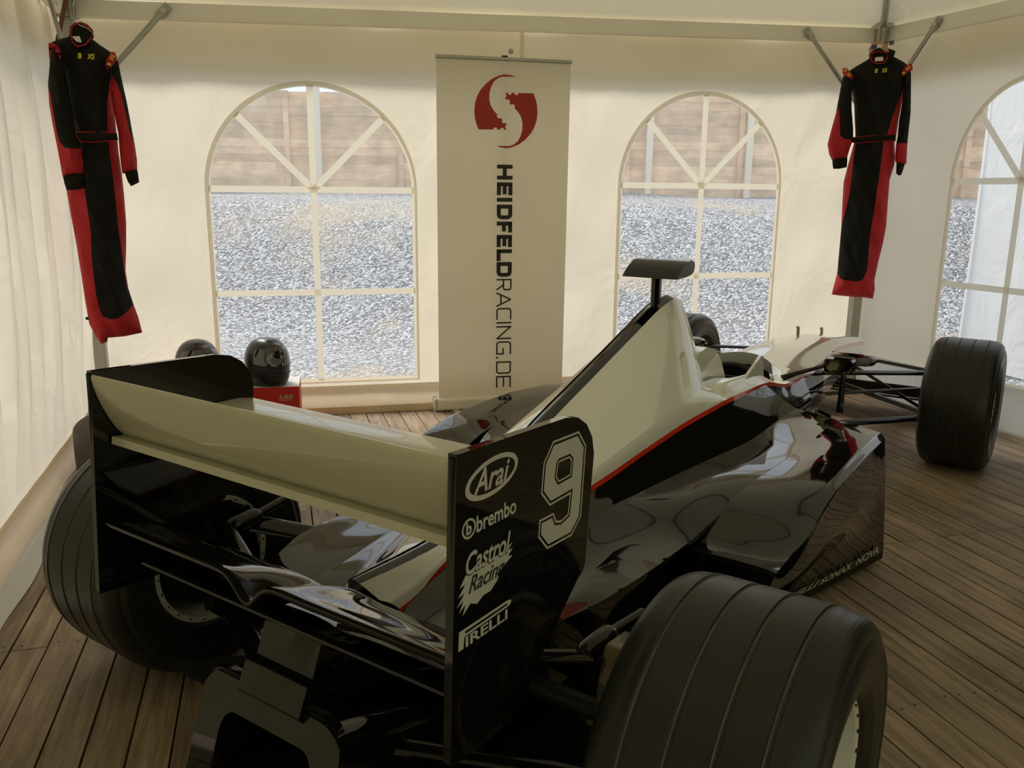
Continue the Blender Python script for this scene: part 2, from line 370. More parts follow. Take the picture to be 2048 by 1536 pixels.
# windows: clear film with sewn fabric bars
def window(name, A, D, N, w):
    fn = lambda off: (lambda u, z, d: A + D * u + N * (off + d) + Vector((0, 0, z)))
    out = arch(w['u0'], w['u1'], w['zb'], w['zm'], w['b'], n=40); c = (w['u0'] + w['u1']) / 2; a = (w['u1'] - w['u0']) / 2
    pane = MB().prism(out, fn(0.0), 0, None).build(name, 'window_film', recalc=False); tag(pane, kind='structure')
    bd = MB(); gout = arch(w['u0'], w['u1'], w['zb'], w['zm'], w['b'], n=40, grow=.02); gin = arch(w['u0'], w['u1'], w['zb'], w['zm'], w['b'], n=40, grow=-.012)
    bd.prism(gout, fn(0.008), 0, None, holes=[gin]); bd.build('window_border', 'seam_fabric', pane, recalc=False)
    hw = .019
    def bar(p, q):
        p = Vector(p); q = Vector(q); t = (q - p).normalized(); m = Vector((-t.y, t.x)) * hw
        k = 8; P = [p + (q - p) * i / k for i in range(k + 1)]
        L = [v + m + Vector((0, 0)) for v in P]; R2 = [v - m for v in P]
        MB().prism([tuple(v) for v in L] + [tuple(v) for v in reversed(R2)], fn(0.010), 0, None).build('mullion', 'seam_fabric', pane, recalc=False)
    bar((c, w['zb']), (c, w['zm'] + w['b'])); bar((w['u0'], w['zm']), (w['u1'], w['zm'])); bar((w['u0'], w['lo']), (w['u1'], w['lo']))
    s = math.sqrt(.5)
    bar((c, w['zm']), (c - a * s, w['zm'] + w['b'] * s)); bar((c, w['zm']), (c + a * s, w['zm'] + w['b'] * s))
window('window_1', P0, TB, NB, WIN_B[0]); window('window_2', P0, TB, NB, WIN_B[1]); window('window_3', CR, DR, NR, WIN_R[0])
# vertical seam between the two back panels, bottom skirts and the pale plank under the back wall
up0 = Vector((0, 0, 1))
q = lambda u, d, z: P0 + TB * u + NB * d + Vector((0, 0, z))
MB().grid([[q(0.55, .02, 0.05), q(0.55, .02, ZR - .03)], [q(0.575, .021, 0.05), q(0.575, .021, ZR - .03)]]).build('trim_1', 'seam_fabric')['kind'] = 'structure'
def skirt(name, A, D, N, length, h, mat, d=0.03):
    rows = [[A + D * u + N * (d + x + .001 * math.sin(14 * u)) + Vector((0, 0, z)) for u in np.linspace(0, length, 90)] for z, x in ((h, 0), (h * .6, .004), (h * .25, .012), (.012, .03))]
    MB().grid(rows).build(name, mat)['kind'] = 'structure'
skirt('baseboard_back', CL, TB, NB, 5.09, 0.165, 'skirt_fabric'); skirt('baseboard_left', CL, DL, NL, 2.7, 0.165, 'skirt_fabric', .03)
MB().grid([[CL + DL * u + NL * (d + .008 * math.sin(9 * u)) + up0 * z for u in np.linspace(.05, 2.9, 60)] for d, z in ((.062, .03), (.075, .008), (.135 , .004))]).build('trim_4', 'white_fabric')['kind'] = 'structure'; skirt('baseboard_right', CR, DR, NR, 1.95, 0.27, 'white_fabric')
MB().box(P0 + TB * .5 + NB * .085 + Vector((0, 0, .022)), (4.9, .035, .044), M=Matrix.Rotation(math.radians(13), 3, 'Z')).build('trim_2', 'pale_wood')['kind'] = 'structure'
# roof
AP = (CL + CR + FL + FR) / 4 + Vector((0, 0, 4.25))
def corner(c, z): return Vector((c.x, c.y, z))
cs = [corner(CL, ZL + .09), corner(CR, ZR + .09), corner(FR, ZR + .09), corner(FL, ZL + .09)]
mb = MB()
for i in range(4):
    a, b = cs[i], cs[(i + 1) % 4]; rows = []
    for t in np.linspace(0, 1, 22):
        row = []
        for s in np.linspace(0, 1, 26):
            e = a.lerp(b, s); p = e.lerp(AP, t); f = .5 * t + .5 * t * t
            p.z = e.z + (AP.z - e.z) * f + .10 * math.sin(PI * s) * t * (1 - t) * 2 + .006 * math.sin(17 * s + 9 * t)
            row.append(p)
        rows.append(row)
    mb.grid(rows)
mb.m = [1 if (sum((Vector(mb.v[k]) for k in f), Vector()) / 4 - P0).dot(NB) > 3.0 else 0 for f in mb.f]  # unseen front half of the roof gets darker cloth to dim the light
tag(mb.build('ceiling', ['roof_fabric', 'dimmed_fabric'], weld=0.001), kind='structure')
# outer valance that hangs down outside the walls from the eaves
mb = MB()
for A, B, N in ((cs[0], cs[1], -NB), (cs[3], cs[0], -NL), (cs[1], cs[2], -NR)):
    rows = []
    for z, o in ((0.0, .05), (-.18, .07), (-.34, .075)):
        rows.append([A.lerp(B, s) + N * (o + .008 * math.sin(40 * s)) + Vector((0, 0, z)) for s in np.linspace(0, 1, 60)])
    mb.grid(rows)
tag(mb.build('trim_3', 'valance_fabric'), kind='structure')
# aluminium frame: eave beams, corner posts, hip rafters, diagonal braces
def beam(A, B, label):
    A = Vector(A); B = Vector(B); d = (B - A); m = (A + B) / 2; ang = math.atan2(d.y, d.x); pit = math.atan2(d.z, math.hypot(d.x, d.y))
    M = Matrix.Rotation(ang, 3, 'Z') @ Matrix.Rotation(-pit, 3, 'Y'); b = MB()
    b.box(m, (d.length, .05, .075), M=M); b.box(m - M @ Vector((0, 0, .044)), (d.length, .058, .012), M=M)
    o = b.build('eave_beam', 'alu_cream', bevel=.002)
    return tag(o, label, 'beam', 'eave beams of the tent')
up = Vector((0, 0, 1))
beam(CL + NB * .045 + TB * .07 + up * (ZL + .045), CR + NB * .045 - TB * .07 + up * (ZR + .045), 'cream aluminium eave beam along the top of the back wall')
beam(CL + NL * .045 + DL * .09 + up * (ZL + .045), FL + NL * .045 - DL * .07 + up * (ZL + .045), 'cream aluminium eave beam along the top of the left wall')
beam(CR + NR * .045 + DR * .09 + up * (ZR + .045), FR + NR * .045 - DR * .07 + up * (ZR + .045), 'cream aluminium eave beam along the top of the right wall')
def post(c, i1, i2, z, label):
    o = empty('tent_post', c + (i1 + i2) * .065); tag(o, label, 'post', 'corner posts of the tent')
    b = MB(); b.box((0, 0, z / 2 + .01), (.065, .065, z), M=Matrix.Rotation(math.radians(13), 3, 'Z'))
    b.build('upright', 'alu_grey', o, bevel=.004)
    MB().box((0, 0, .008), (.15, .15, .012), M=Matrix.Rotation(math.radians(13), 3, 'Z')).build('foot_plate', 'alu_grey', o)
    g = MB(); R3 = Matrix.Rotation(math.radians(13), 3, 'Z')
    g.box((0, 0, z + .05), (.10, .10, .12), M=R3)
    for s in (-1, 1): g.box(R3 @ Vector((s * .040, -.06, z + .03)), (.006, .05, .12), M=R3)
    g.build('corner_bracket', 'steel', o, bevel=.003)
post(CL, NB, NL, ZL, 'grey tent corner post at left behind the suit on a wire hanger')
post(CR, NB, NR, ZR, 'grey tent corner post at right behind the suit on a wooden hanger')
def rafter(c, label):
    a = c + up * .02; P = []
    inw = (AP - c); inw.z = 0; inw.normalize()
    for t in np.linspace(0.02, .97, 16):
        p = a.lerp(AP, t); p.z = a.z + (AP.z - a.z) * (.5 * t + .5 * t * t) - .05; P.append(p)
    tag(MB().tube(P, 1, 10, ell=(.035, .022)).build('hip_rafter', 'steel'), label, 'rafter', 'hip rafters of the tent roof')
rafter(cs[0], 'steel roof rafter rising from the left back corner'); rafter(cs[1], 'steel roof rafter rising from the right back corner')
def brace(a, b, label):
    a = Vector(a); b = Vector(b); d = (b - a).normalized(); o = MB()
    o.tube([a - d * .02, a + d * .03, a + d * .10, b - d * .10, b - d * .03, b + d * .02], 1, 10, ell=(.016, .010))

    t = o.build('diagonal_brace', 'steel'); tag(t, label, 'brace', 'diagonal braces at the tent corners')
    for e, s in ((a, 1), (b, -1)):
        e2 = e + d * s * .0
        z = Vector((d.x, d.y, 0)).normalized(); w = Vector((-z.y, z.x, 0)); R3 = Matrix((d, w, d.cross(w))).transposed()
        MB().box(e2, (.085, .007, .045), M=R3).build('flattened_end', 'steel', t, bevel=.002)
        MB().tube([e2 - w * .013, e2 + w * .013], .012, 10).build('bolt', 'bare_metal', t)
qb = lambda u, z: P0 + TB * u + NB * .085 + up * z
brace(qb(-1.47, 2.315), qb(-1.945, 1.80), 'flattened steel brace on the back wall beside the left suit')
brace(qb(2.46, 2.385), qb(2.94, 1.87), 'flattened steel brace on the back wall beside the right suit')
ql = lambda u, z: CL + DL * u + NL * .13 + up * z
brace(ql(.98, 2.30), ql(.14, 1.585), 'steel brace against the left wall, in front of its pleats')
qr = lambda u, z: CR + DR * u + NR * .085 + up * z
brace(qr(.50, 2.40), qr(.135, 1.94), 'steel brace on the right wall, above the right-hand window')
# deck floor of boards running to the back wall, with nail heads
ang = math.radians(106); bd = Vector((math.cos(ang), math.sin(ang), 0)); bn = Vector((bd.y, -bd.x, 0))
b = MB(); M3 = Matrix((bn, bd, up)).transposed(); rg = random.Random(3)
wdt = .1030
for i in range(-36, 60):
    c = i * wdt + .0615
    ends = [-2.9, rg.choice((-.3, .7, 1.66)), rg.choice((2.6, 3.55)), 5.31 - .052 * (c - .978)]
    if c > 4.05: ends[-1] = min(ends[-1], 5.10 - 8.14 * (c - 4.03) + .45)
    ends = [e for e in ends[:-1] if e < ends[-1] - .1] + ends[-1:]
    for a, e in zip(ends[:-1], ends[1:]):
        w2 = wdt - rg.uniform(.0035, .0085)
        b.box(bn * c + bd * ((a + e) / 2) + up * (-.0125 - rg.uniform(0, .0012)), (w2, e - a - .003, .025), 0, M3)
for k in (-.3, .7, 1.66, 2.62, 3.6, 4.55, 5.05):
    for i in range(-30, 50):
        for s in (-.024, .024):
            if rg.random() < .8:
                if i * wdt > 4.0: continue
                p = bn * (i * wdt + .0615 + s + rg.uniform(-.006, .006)) + bd * (k + rg.uniform(-.012, .012)) + up * .0004
                b.add([p + bn * (.0042 * math.cos(t)) + bd * (.0042 * math.sin(t)) for t in np.linspace(0, 2 * PI, 7)[:-1]], [tuple(range(6))], 1)
b.add([bn * x + bd * y - up * .03 for x, y in ((-3.8, -2.9), (5.0, -2.9), (4.85, -1.05), (4.08, 5.0), (-3.8, 5.45))], [(0, 1, 2, 3, 4)], 2)
tag(b.build('floor', ['deck_wood', 'ink_black', 'carbon_dark'], recalc=False), kind='structure')
tag(MB().tube([(3.075, 4.24, .006), (3.082, 4.25, .03), (3.076, 4.262, .05), (3.088, 4.27, .062)], [.005, .004, .004, .002], 6).build('twig', 'rust_strap'), 'tiny dark twig on the deck near the right wall', 'twig')

# ================================================================== OUTSIDE
def gz(x, y):
    t = min(max((y - 8.6) / 3.6, 0), 1); s = t * t * (3 - 2 * t); t2 = min(max((y - 12) / 3.6, 0), 1)
    return -.16 + 1.40 * s + .16 * t2 + .05 * math.sin(1.3 * x + .8 * y) * math.sin(.9 * y) * (1 if y > 6.8 else 0)
rows = [[(x, y, gz(x, y)) for x in np.linspace(-24, 30, 90)] for y in np.linspace(-14, 40, 110)]
tag(MB().grid(rows).build('gravel_yard', 'gravel', ang=180), kind='structure')
# plank fence on the bank
fy = 15.4
fence = empty('plank_fence', (0, fy, 1.35)); tag(fence, 'tall fence of horizontal brown planks beyond the gravel yard', 'fence')
xs = np.arange(-16.0, 18.1, 2.0)
for x0, x1 in zip(xs[:-1], xs[1:]):
    b = MB(); top = 1.72 + rg.uniform(-.05, .05)
    n = 13
    for i in range(n):
        h = top / n
        b.box(((x0 + x1) / 2, rg.uniform(-.008, .008), h * (i + .5)), (1.98, .022, h - .001))
    b.build('plank_panel', 'fence_wood', fence)
for x in xs:
    MB().box((x, -.05, .86), (.09, .07, 1.78)).build('fence_post', 'fence_wood', fence)
for i, (x, lab) in enumerate(((-3.43, 'pale pole against the fence seen through the left back window'), (2.37, 'pale pole against the fence, left of the two in the right back window'), (4.12, 'pale pole against the fence, right of the two in the right back window'))):
    tag(MB().box((x, fy - .17, gz(x, fy) + .88), (.11, .08, 1.9)).build('pale_pole', 'pole_pale', bevel=.004), lab, 'pole', 'pale poles by the fence')
# neighbouring white tent beyond the right wall
nt_o = empty('neighbouring_tent', (4.09, 7.6, -.16)); tag(nt_o, 'neighbouring white tent seen through the right wall window', 'tent')
n0 = Vector((0, 0, 0)); n1 = DR * 6.0; n2 = n1 - NR * 5.0; n3 = -NR * 5.0
for a, c in ((n0, n1), (n3, n0)):
    rows = [[a.lerp(c, s) + Vector((0.02 * math.sin(31 * s + z), .02 * math.cos(23 * s), z)) for s in np.linspace(0, 1, 60)] for z in np.linspace(0.02, 2.75, 14)]
    MB().grid(rows).build('side_panel', 'white_fabric', nt_o)
ap = (n0 + n2) / 2 + up * 4.3; b = MB()
for a, c in ((n0, n1), (n1, n2), (n2, n3), (n3, n0)): b.grid([[(a.lerp(c, s) + up * 2.75).lerp(ap, t) - up * (.5 * math.sin(PI * t)) for s in np.linspace(0, 1, 12)] for t in np.linspace(0, 1, 10)])
b.build('roof_panel', 'white_fabric', nt_o, weld=.001)

# ================================================================== THE RACING CAR (x forward, y left, rear axle at the origin)
car = empty('race_car', (-0.2732, 1.8242, 0), math.radians(90) - 0.60571)
tag(car, 'black and white open-wheel racing car with big rear wing, red pinstripe and number 9', 'racing car')
WB, TR, TF = 3.408, 0.852, 0.780

# ---- engine cover: spine, white flank, red stripe
SE = [-.13, .0, .07, .14, .3, .6, .9, 1.15, 1.36, 1.5, 1.62]
EC = [  # spine, spine edge, crease, stripe top, stripe bottom
 [(-.129, 0, .514), (-.129, -.018, .508), (-.10, -.05, .465), (-.060, -.070, .434), (-.057, -.072, .424)],
 [(-.03, 0, .512), (-.03, -.022, .506), (-.01, -.052, .472), (.010, -.070, .446), (.012, -.072, .434)],
 [(.05, 0, .511), (.05, -.023, .505), (.055, -.055, .486), (.06, -.070, .470), (.062, -.072, .457)],
 [(.14, 0, .513), (.14, -.024, .507), (.14, -.068, .508), (.13, -.080, .502), (.13, -.082, .489)],
 [(.30, 0, .572), (.30, -.026, .565), (.30, -.112, .548), (.30, -.128, .526), (.30, -.131, .512)],
 [(.60, 0, .706), (.60, -.028, .699), (.60, -.180, .600), (.60, -.190, .564), (.60, -.193, .549)],
 [(.90, 0, .816), (.90, -.028, .808), (.90, -.200, .652), (.90, -.212, .604), (.90, -.215, .589)],
 [(1.15, 0, .907), (1.15, -.029, .899), (1.15, -.204, .684), (1.15, -.222, .628), (1.15, -.226, .613)],
 [(1.36, 0, .982), (1.36, -.031, .973), (1.36, -.188, .699), (1.36, -.236, .642), (1.36, -.240, .627)],
 [(1.45, 0, 1.003), (1.45, -.034, .991), (1.44, -.168, .690), (1.47, -.243, .647), (1.47, -.246, .632)],
 [(1.505, 0, .994), (1.512, -.034, .980), (1.492, -.150, .672), (1.56, -.246, .648), (1.56, -.249, .633)]]
ec = MB()
for sg in (1, -1):
    T = (lambda G: G) if sg > 0 else mir
    def part3(i0, i1, m, ny, bulge=0.0):
        G = loft(SE, [s[i0:i1 + 1] for s in EC], 120, ny)
        if bulge:
            t = np.linspace(0, 1, ny); G[:, :, 2] += bulge * np.sin(PI * t)[None]; G[:, :, 1] -= bulge * .6 * np.sin(PI * t)[None]
        return G
    G = part3(0, 1, 0, 6); G[:, :, 2] -= .004 * (np.linspace(0, 1, 6) ** 2)[None]; ec.grid(T(G), 0)
    G = loft(SE, [s[1:3] for s in EC], 340, 90); t = np.linspace(0, 1, 90)
    k = np.clip((G[:, :1, 0] - .1) / .5, 0, 1)
    G[:, :, 2] += .006 * np.sin(PI * t)[None] * k; G[:, :, 1] -= .004 * np.sin(PI * t)[None] * k
    # recessed capsule slot in the flank
    zz = np.clip(G[:, :, 2], .735, .803); d = np.hypot((G[:, :, 0] - 1.293 - (G[:, :, 2] - .771) * .75) * .85, G[:, :, 2] - zz); q = np.clip((d - .014) / .006, 0, 1)
    G[:, :, 1] += .032 * (1 - q * q * (3 - 2 * q))
    ec.grid(T(G), 1)
    ec.grid(T(part3(2, 3, 1, 10, .004)), 1); ec.grid(T(part3(3, 4, 2, 4)), 2)
ec.build('engine_cover', ['black_gloss', 'white_paint', 'red_paint'], car, ang=32, weld=.0006)
# airbox mouth in front of the cover
b = MB(); fr = EC[-1]; L = [fr[1], (1.522, -.055, .92), (1.522, -.088, .82), (1.512, -.118, .74), fr[2]]; 
ring = [Vector(p) for p in L] + [Vector((p[0], -p[1], p[2])) for p in reversed(L)]
ring2 = [p * 1.0 + Vector((-.12, -p.y * .25, (.82 - p.z) * .25)) for p in ring]
b.grid([ring, ring2], 0, True); b.add(ring2, [tuple(range(len(ring2)))], 1); b.build('air_intake', ['white_paint', 'carbon_dark'], car)

# ---- body sides: flank below the stripe, rear deck, sidepod
SB = [-.06, .1, .3, .55, .65, .85, 1.1, 1.45, 1.7, 1.86]
BI = [
 [(-.057, -.072, .424), (-.065, -.15, .412), (-.07, -.22, .420), (-.07, -.30, .440), (-.05, -.35, .455)],
 [(.10, -.080, .478), (.10, -.16, .440), (.10, -.23, .430), (.10, -.33, .437), (.10, -.415, .450)],
 [(.30, -.131, .512), (.30, -.18, .468), (.30, -.235, .450), (.30, -.34, .437), (.30, -.437, .440)],
 [(.55, -.186, .536), (.55, -.208, .508), (.55, -.228, .488), (.55, -.33, .444), (.55, -.442, .428)],
 [(.65, -.196, .555), (.65, -.215, .525), (.65, -.236, .500), (.65, -.34, .452), (.65, -.445, .428)],
 [(.85, -.212, .584), (.85, -.232, .540), (.85, -.252, .500), (.85, -.36, .495), (.85, -.470, .462)],
 [(1.1, -.225, .607), (1.1, -.252, .552), (1.1, -.278, .500), (1.1, -.39, .510), (1.1, -.500, .515)],
 [(1.45, -.245, .630), (1.45, -.282, .560), (1.45, -.318, .498), (1.45, -.42, .516), (1.45, -.530, .530)],
 [(1.7, -.252, .634), (1.7, -.300, .575), (1.7, -.350, .528), (1.7, -.44, .536), (1.7, -.540, .540)],
 [(1.86, -.252, .632), (1.86, -.315, .590), (1.86, -.376, .556), (1.86, -.46, .545), (1.86, -.550, .532)]]
SP = [.65, .70, .76, .82, .9, 1.0, 1.12, 1.45, 1.7, 1.86]
PO = [  # pod top: inner line .. outer edge
 [(.648, -.445, .428), (.648, -.57, .430), (.650, -.675, .426), (.652, -.697, .420)],
 [(.70, -.449, .407), (.70, -.57, .402), (.70, -.675, .404), (.70, -.703, .408)],
 [(.76, -.455, .412), (.76, -.57, .396), (.76, -.675, .404), (.76, -.708, .414)],
 [(.82, -.463, .442), (.82, -.575, .420), (.82, -.678, .422), (.82, -.712, .430)],
 [(.90, -.476, .486), (.90, -.59, .474), (.90, -.682, .462), (.90, -.716, .462)],
 [(1.0, -.489, .506), (1.0, -.60, .508), (1.0, -.688, .500), (1.0, -.719, .492)],
 [(1.12, -.501, .516), (1.12, -.61, .526), (1.12, -.692, .525), (1.12, -.722, .514)],
 [(1.45, -.530, .530), (1.45, -.62, .538), (1.45, -.694, .538), (1.45, -.724, .524)],
 [(1.7, -.540, .540), (1.7, -.63, .534), (1.7, -.692, .529), (1.7, -.720, .514)],
 [(1.86, -.550, .532), (1.855, -.63, .522), (1.85, -.690, .512), (1.845, -.708, .497)]]
SS = [.65, .9, 1.2, 1.5, 1.86]
PS = [  # pod side wall
 [(.652, -.697, .420), (.69, -.66, .33), (.76, -.52, .20), (.82, -.42, .055)],
 [(.90, -.716, .462), (.93, -.70, .34), (.96, -.60, .20), (.98, -.47, .055)],
 [(1.2, -.723, .518), (1.2, -.712, .36), (1.2, -.64, .20), (1.2, -.55, .055)],
 [(1.5, -.724, .524), (1.5, -.722, .36), (1.5, -.69, .20), (1.5, -.645, .055)],
 [(1.845, -.708, .497), (1.85, -.722, .36), (1.85, -.735, .20), (1.86, -.743, .055)]]
for sg in (1, -1):
    T = (lambda G: np.array(G)) if sg > 0 else mir
    b = MB()
    b.grid(T(loft(SB, [s[:3] for s in BI], 120, 24)), 0); b.grid(T(loft(SB, [s[2:] for s in BI], 120, 24)), 0)
    # deck edge down to the undercut
    dk = [[BI[i][4], tuple(np.add(BI[i][4], (0, .004, -.02))), (BI[i][4][0], BI[i][4][1] + .07, .25), (BI[i][4][0] + .1, BI[i][4][1] + .16, .06)] for i in range(6)]
    b.grid(T(loft(SB[:6], dk, 50, 18)), 0)
    G = T(loft(SP, PO, 110, 40)); b.grid(G, 0)
    b.grid(T(loft(SS, PS, 60, 30)), 0)
    # lip underside and rear closing strip, inlet face
    lo = np.array(G[:30]); lo[:, :, 2] -= .016; lo[:, :, 0] += .004; b.grid(lo, 0); b.grid([G[0], lo[0]], 0)
    b.build('sidepod', ['black_gloss', 'carbon_dark'], car, ang=40, weld=.0006)
    b = MB(); fr = [BI[-1][2], BI[-1][3], BI[-1][4]] + PO[-1][1:] + PS[-1][1:] + [(1.86, -.34, .055), (1.86, -.30, .30)]
    fr = [Vector((p[0], p[1] * sg, p[2])) for p in fr]; c = sum(fr, Vector()) / len(fr); inn = [c + (p - c) * .88 + Vector((-.006, 0, 0)) for p in fr]; dp = [c + (p - c) * .62 + Vector((-.16, 0, 0)) for p in inn]
    b.grid([fr, inn], 0, True); b.grid([inn, dp], 1, True); b.add(dp, [tuple(range(len(dp)))], 1); b.build('sidepod_inlet', ['black_gloss', 'carbon_dark'], car)

# ---- tub, cockpit and nose
SR = [1.40, 1.55, 1.75, 1.9, 2.05, 2.15, 2.3, 2.45]
RM = [
 [(1.42, -.135, .690), (1.42, -.185, .684), (1.42, -.240, .646)],
 [(1.56, -.150, .695), (1.55, -.205, .692), (1.55, -.247, .648)], [(1.75, -.180, .662), (1.75, -.205, .684), (1.75, -.251, .644)],
 [(1.90, -.185, .640), (1.90, -.212, .660), (1.90, -.252, .634)], [(2.05, -.180, .597), (2.05, -.212, .606), (2.05, -.251, .602)],
 [(2.15, -.172, .577), (2.15, -.205, .588), (2.15, -.250, .583)], [(2.30, -.130, .578), (2.30, -.185, .592), (2.30, -.245, .574)],
 [(2.45, -.060, .604), (2.45, -.130, .600), (2.45, -.236, .570)]]
ST = [1.40, 1.55, 1.75, 1.9, 2.05, 2.15, 2.3, 2.45]
TS = [[RM[i][2], (s, RM[i][2][1] - .003, RM[i][2][2] - .015), (s, -.31 + .03 * max(0, s - 1.8) / .65, .44), (s, -.30 + .08 * max(0, s - 1.8) / .65, .20), (s, -.22, .06 + .11 * max(0, s - 1.9) / .55)] for i, s in enumerate(ST)]
SN = [2.45, 2.9, 3.33, 3.7, 4.1, 4.42, 4.52, 4.56]
NO = [  # top centre, top mid, stripe top, stripe bottom, side, lower edge, keel
 [(2.45, 0, .606), (2.45, -.13, .600), (2.45, -.236, .570), (2.45, -0.241, 0.544), (2.45, -.255, .42), (2.45, -.225, .22), (2.45, 0, .17)],
 [(2.9, 0, .625), (2.9, -.115, .615), (2.9, -.198, .560), (2.9, -0.204, 0.534), (2.9, -.215, .44), (2.9, -.18, .27), (2.9, 0, .24)],
 [(3.33, 0, .615), (3.33, -.095, .604), (3.33, -.160, .556), (3.33, -0.166, 0.532), (3.33, -.172, .46), (3.33, -.14, .32), (3.33, 0, .30)],
 [(3.7, 0, .568), (3.7, -.075, .560), (3.7, -.126, .522), (3.7, -0.132, 0.499), (3.7, -.135, .44), (3.7, -.11, .335), (3.7, 0, .32)],
 [(4.1, 0, .512), (4.1, -.060, .506), (4.1, -.096, .480), (4.1, -0.101, 0.458), (4.1, -.102, .42), (4.1, -.08, .345), (4.1, 0, .335)],
 [(4.42, 0, .462), (4.42, -.048, .456), (4.42, -.074, .438), (4.42, -0.079, 0.418), (4.42, -.078, .40), (4.42, -.06, .352), (4.42, 0, .345)],
 [(4.52, 0, .435), (4.52, -.035, .432), (4.52, -.054, .418), (4.52, -.056, .412), (4.52, -.056, .395), (4.52, -.045, .362), (4.52, 0, .357)],
 [(4.56, 0, .395), (4.56, -.006, .395), (4.56, -.010, .394), (4.56, -.011, .393), (4.56, -.010, .392), (4.56, -.008, .390), (4.56, 0, .390)]]
tb = MB(); ns = MB()
for T in ((lambda G: np.array(G)), mir):
    tb.grid(T(loft(SR, RM, 80, 16)), 1); tb.grid(T(loft(ST, [s[0:2] for s in TS], 80, 3)), 2); tb.grid(T(loft(ST, [s[1:] for s in TS], 80, 24)), 0)
    tb.grid(T(loft(SR, [[r[0], (r[0][0], r[0][1] * .95, .40), (r[0][0], 0, .32)] for r in RM], 50, 12)), 3)
    ns.grid(T(loft(SN, [s[0:3] for s in NO], 120, 20)), 0); ns.grid(T(loft(SN, [s[2:4] for s in NO], 120, 3)), 1)
    ns.grid(T(loft(SN[1:], [s[3:] for s in NO[1:]], 90, 30)), 0); ns.grid(T(loft(SN[:2], [s[3:] for s in NO[:2]], 20, 30)), 2)
tb.add([(2.45, -.06, .604), (2.45, .06, .604), (2.45, .06, .30), (2.45, -.06, .30)], [(0, 1, 2, 3)], 3)
tb.build('cockpit_tub', ['black_gloss', 'white_paint', 'red_paint', 'carbon_dark'], car, ang=34, weld=.0006)
ns.build('nose', ['white_paint', 'red_paint', 'black_gloss'], car, ang=34, weld=.0006)
# headrest collar behind the driver opening
MB().prism([(1.44, .60), (1.44, .800), (1.53, .815), (1.62, .795), (1.685, .735), (1.735, .665), (1.745, .60)], lambda x, z, d: (x, d, z), -.135, .135).build('headrest', 'white_paint', car, bevel=.022)
MB().tube([(1.80, 0, .36), (1.78, 0, .55)], 1, 16, ell=(.04, .14)).build('seat', 'carbon_dark', car)
t = np.linspace(0, 2 * PI, 33); MB().tube([(2.16 + .03 * math.sin(a), .12 * math.cos(a), .565 + .062 * math.sin(a)) for a in t], .014, 10, caps=False).box((2.165, 0, .56), (.02, .20, .045)).build('steering_wheel', 'carbon_dark', car)
# small windscreen, cockpit fin, nose pitot tubes
W_ = [[(2.38 - .10 * abs(s) ** 2 + dz * -.5, .15 * s, .600 - .02 * s * s + dz) for s in np.linspace(-1, 1, 17)] for dz in (0, .02, .045, .06)]
MB().grid(W_).build('windscreen', 'clear_shield', car)
MB().prism([(1.70, .672), (1.93, .648), (1.905, .735), (1.885, .74)], lambda x, z, d: (x, -.222 + d, z), 0, .012).build('cockpit_fin', 'white_paint', car, bevel=.003)
for x, y in ((3.34, .055), (3.62, .0)):
    z = pchip(SN, [s[0][2] for s in NO], np.array([x]))[0]
    MB().tube([(x, y, z - .01), (x, y, z + .024), (x - .006, y, z + .034), (x - .026, y, z + .036)], [.008, .008, .009, .006], 10).build('pitot_tube', 'brass', car)
# camera pod on the airbox
cp = MB().tube([(1.365, 0, .97), (1.365, 0, 1.085)], 1, 20, ell=(.034, .013), up=(1, 0, 0)).build('camera_mount', 'black_satin', car)
prof = [(1.30, 1.074), (1.335, 1.103), (1.38, 1.126), (1.42, 1.133), (1.445, 1.126), (1.452, 1.11), (1.445, 1.092), (1.425, 1.082), (1.38, 1.077)]
MB().prism(prof, lambda x, z, d: (x, d, z), -.103, .103).build('camera_pod', 'black_satin', cp, ang=50)

# ---- floor, gearbox, rear crash structure, diffuser
MB().prism([(-.30, -.30), (.42, -.34), (.80, -.50), (1.2, -.56), (1.86, -.742), (2.05, -.60), (2.5, -.22), (2.5, .22), (2.05, .60), (1.86, .742), (1.2, .56), (.80, .50), (.42, .34), (-.30, .30)], lambda x, y, d: (x, y, d), .030, .054).build('floor_plank', 'carbon_dark', car)
g = loft([-.33, .0, .35, .8], [[(x, -w, z0), (x, -w, z1 - .03), (x, -w + .03, z1), (x, 0, z1 + .004)] for x, w, z0, z1 in ((-.30, .085, .28, .40), (0, .10, .20, .39), (.35, .16, .10, .44), (.8, .22, .06, .46))], 30, 14)
b = MB(); b.grid(g); b.grid(mir(g)); b.build('gearbox_casing', 'black_satin', car, weld=.001)
b = MB(); b.prism([(-.335, .384), (-.300, .470), (-.17, .472), (-.17, .384)], lambda x, z, d: (x, d, z), -.081, .089); b.build('crash_structure', 'black_gloss', car, bevel=.006)
b = MB(); b.prism([(-.378, .335), (-.352, .392), (-.320, .400), (-.10, .405), (-.10, .28), (-.33, .28)], lambda x, z, d: (x, d, z), -.090, .098); b.build('rear_light_block', 'black_gloss', car, bevel=.004)
ou = [(-.205, .02)] + [(-.198 + .06 - .06 * math.cos(a), .29 + .06 * math.sin(a)) for a in np.linspace(0, PI / 2, 8)] + [(.222 - .06 + .06 * math.sin(a), .29 + .06 * math.cos(a)) for a in np.linspace(0, PI / 2, 8)] + [(.236, .02)]
iu = [(p[0] * .68, p[1] - (.075 if p[1] > .2 else 0)) for p in ou]
b = MB(); b.prism(ou + iu[::-1], lambda y, z, d: (d + (z - .3) * .30, y, z), -.372, -.352)
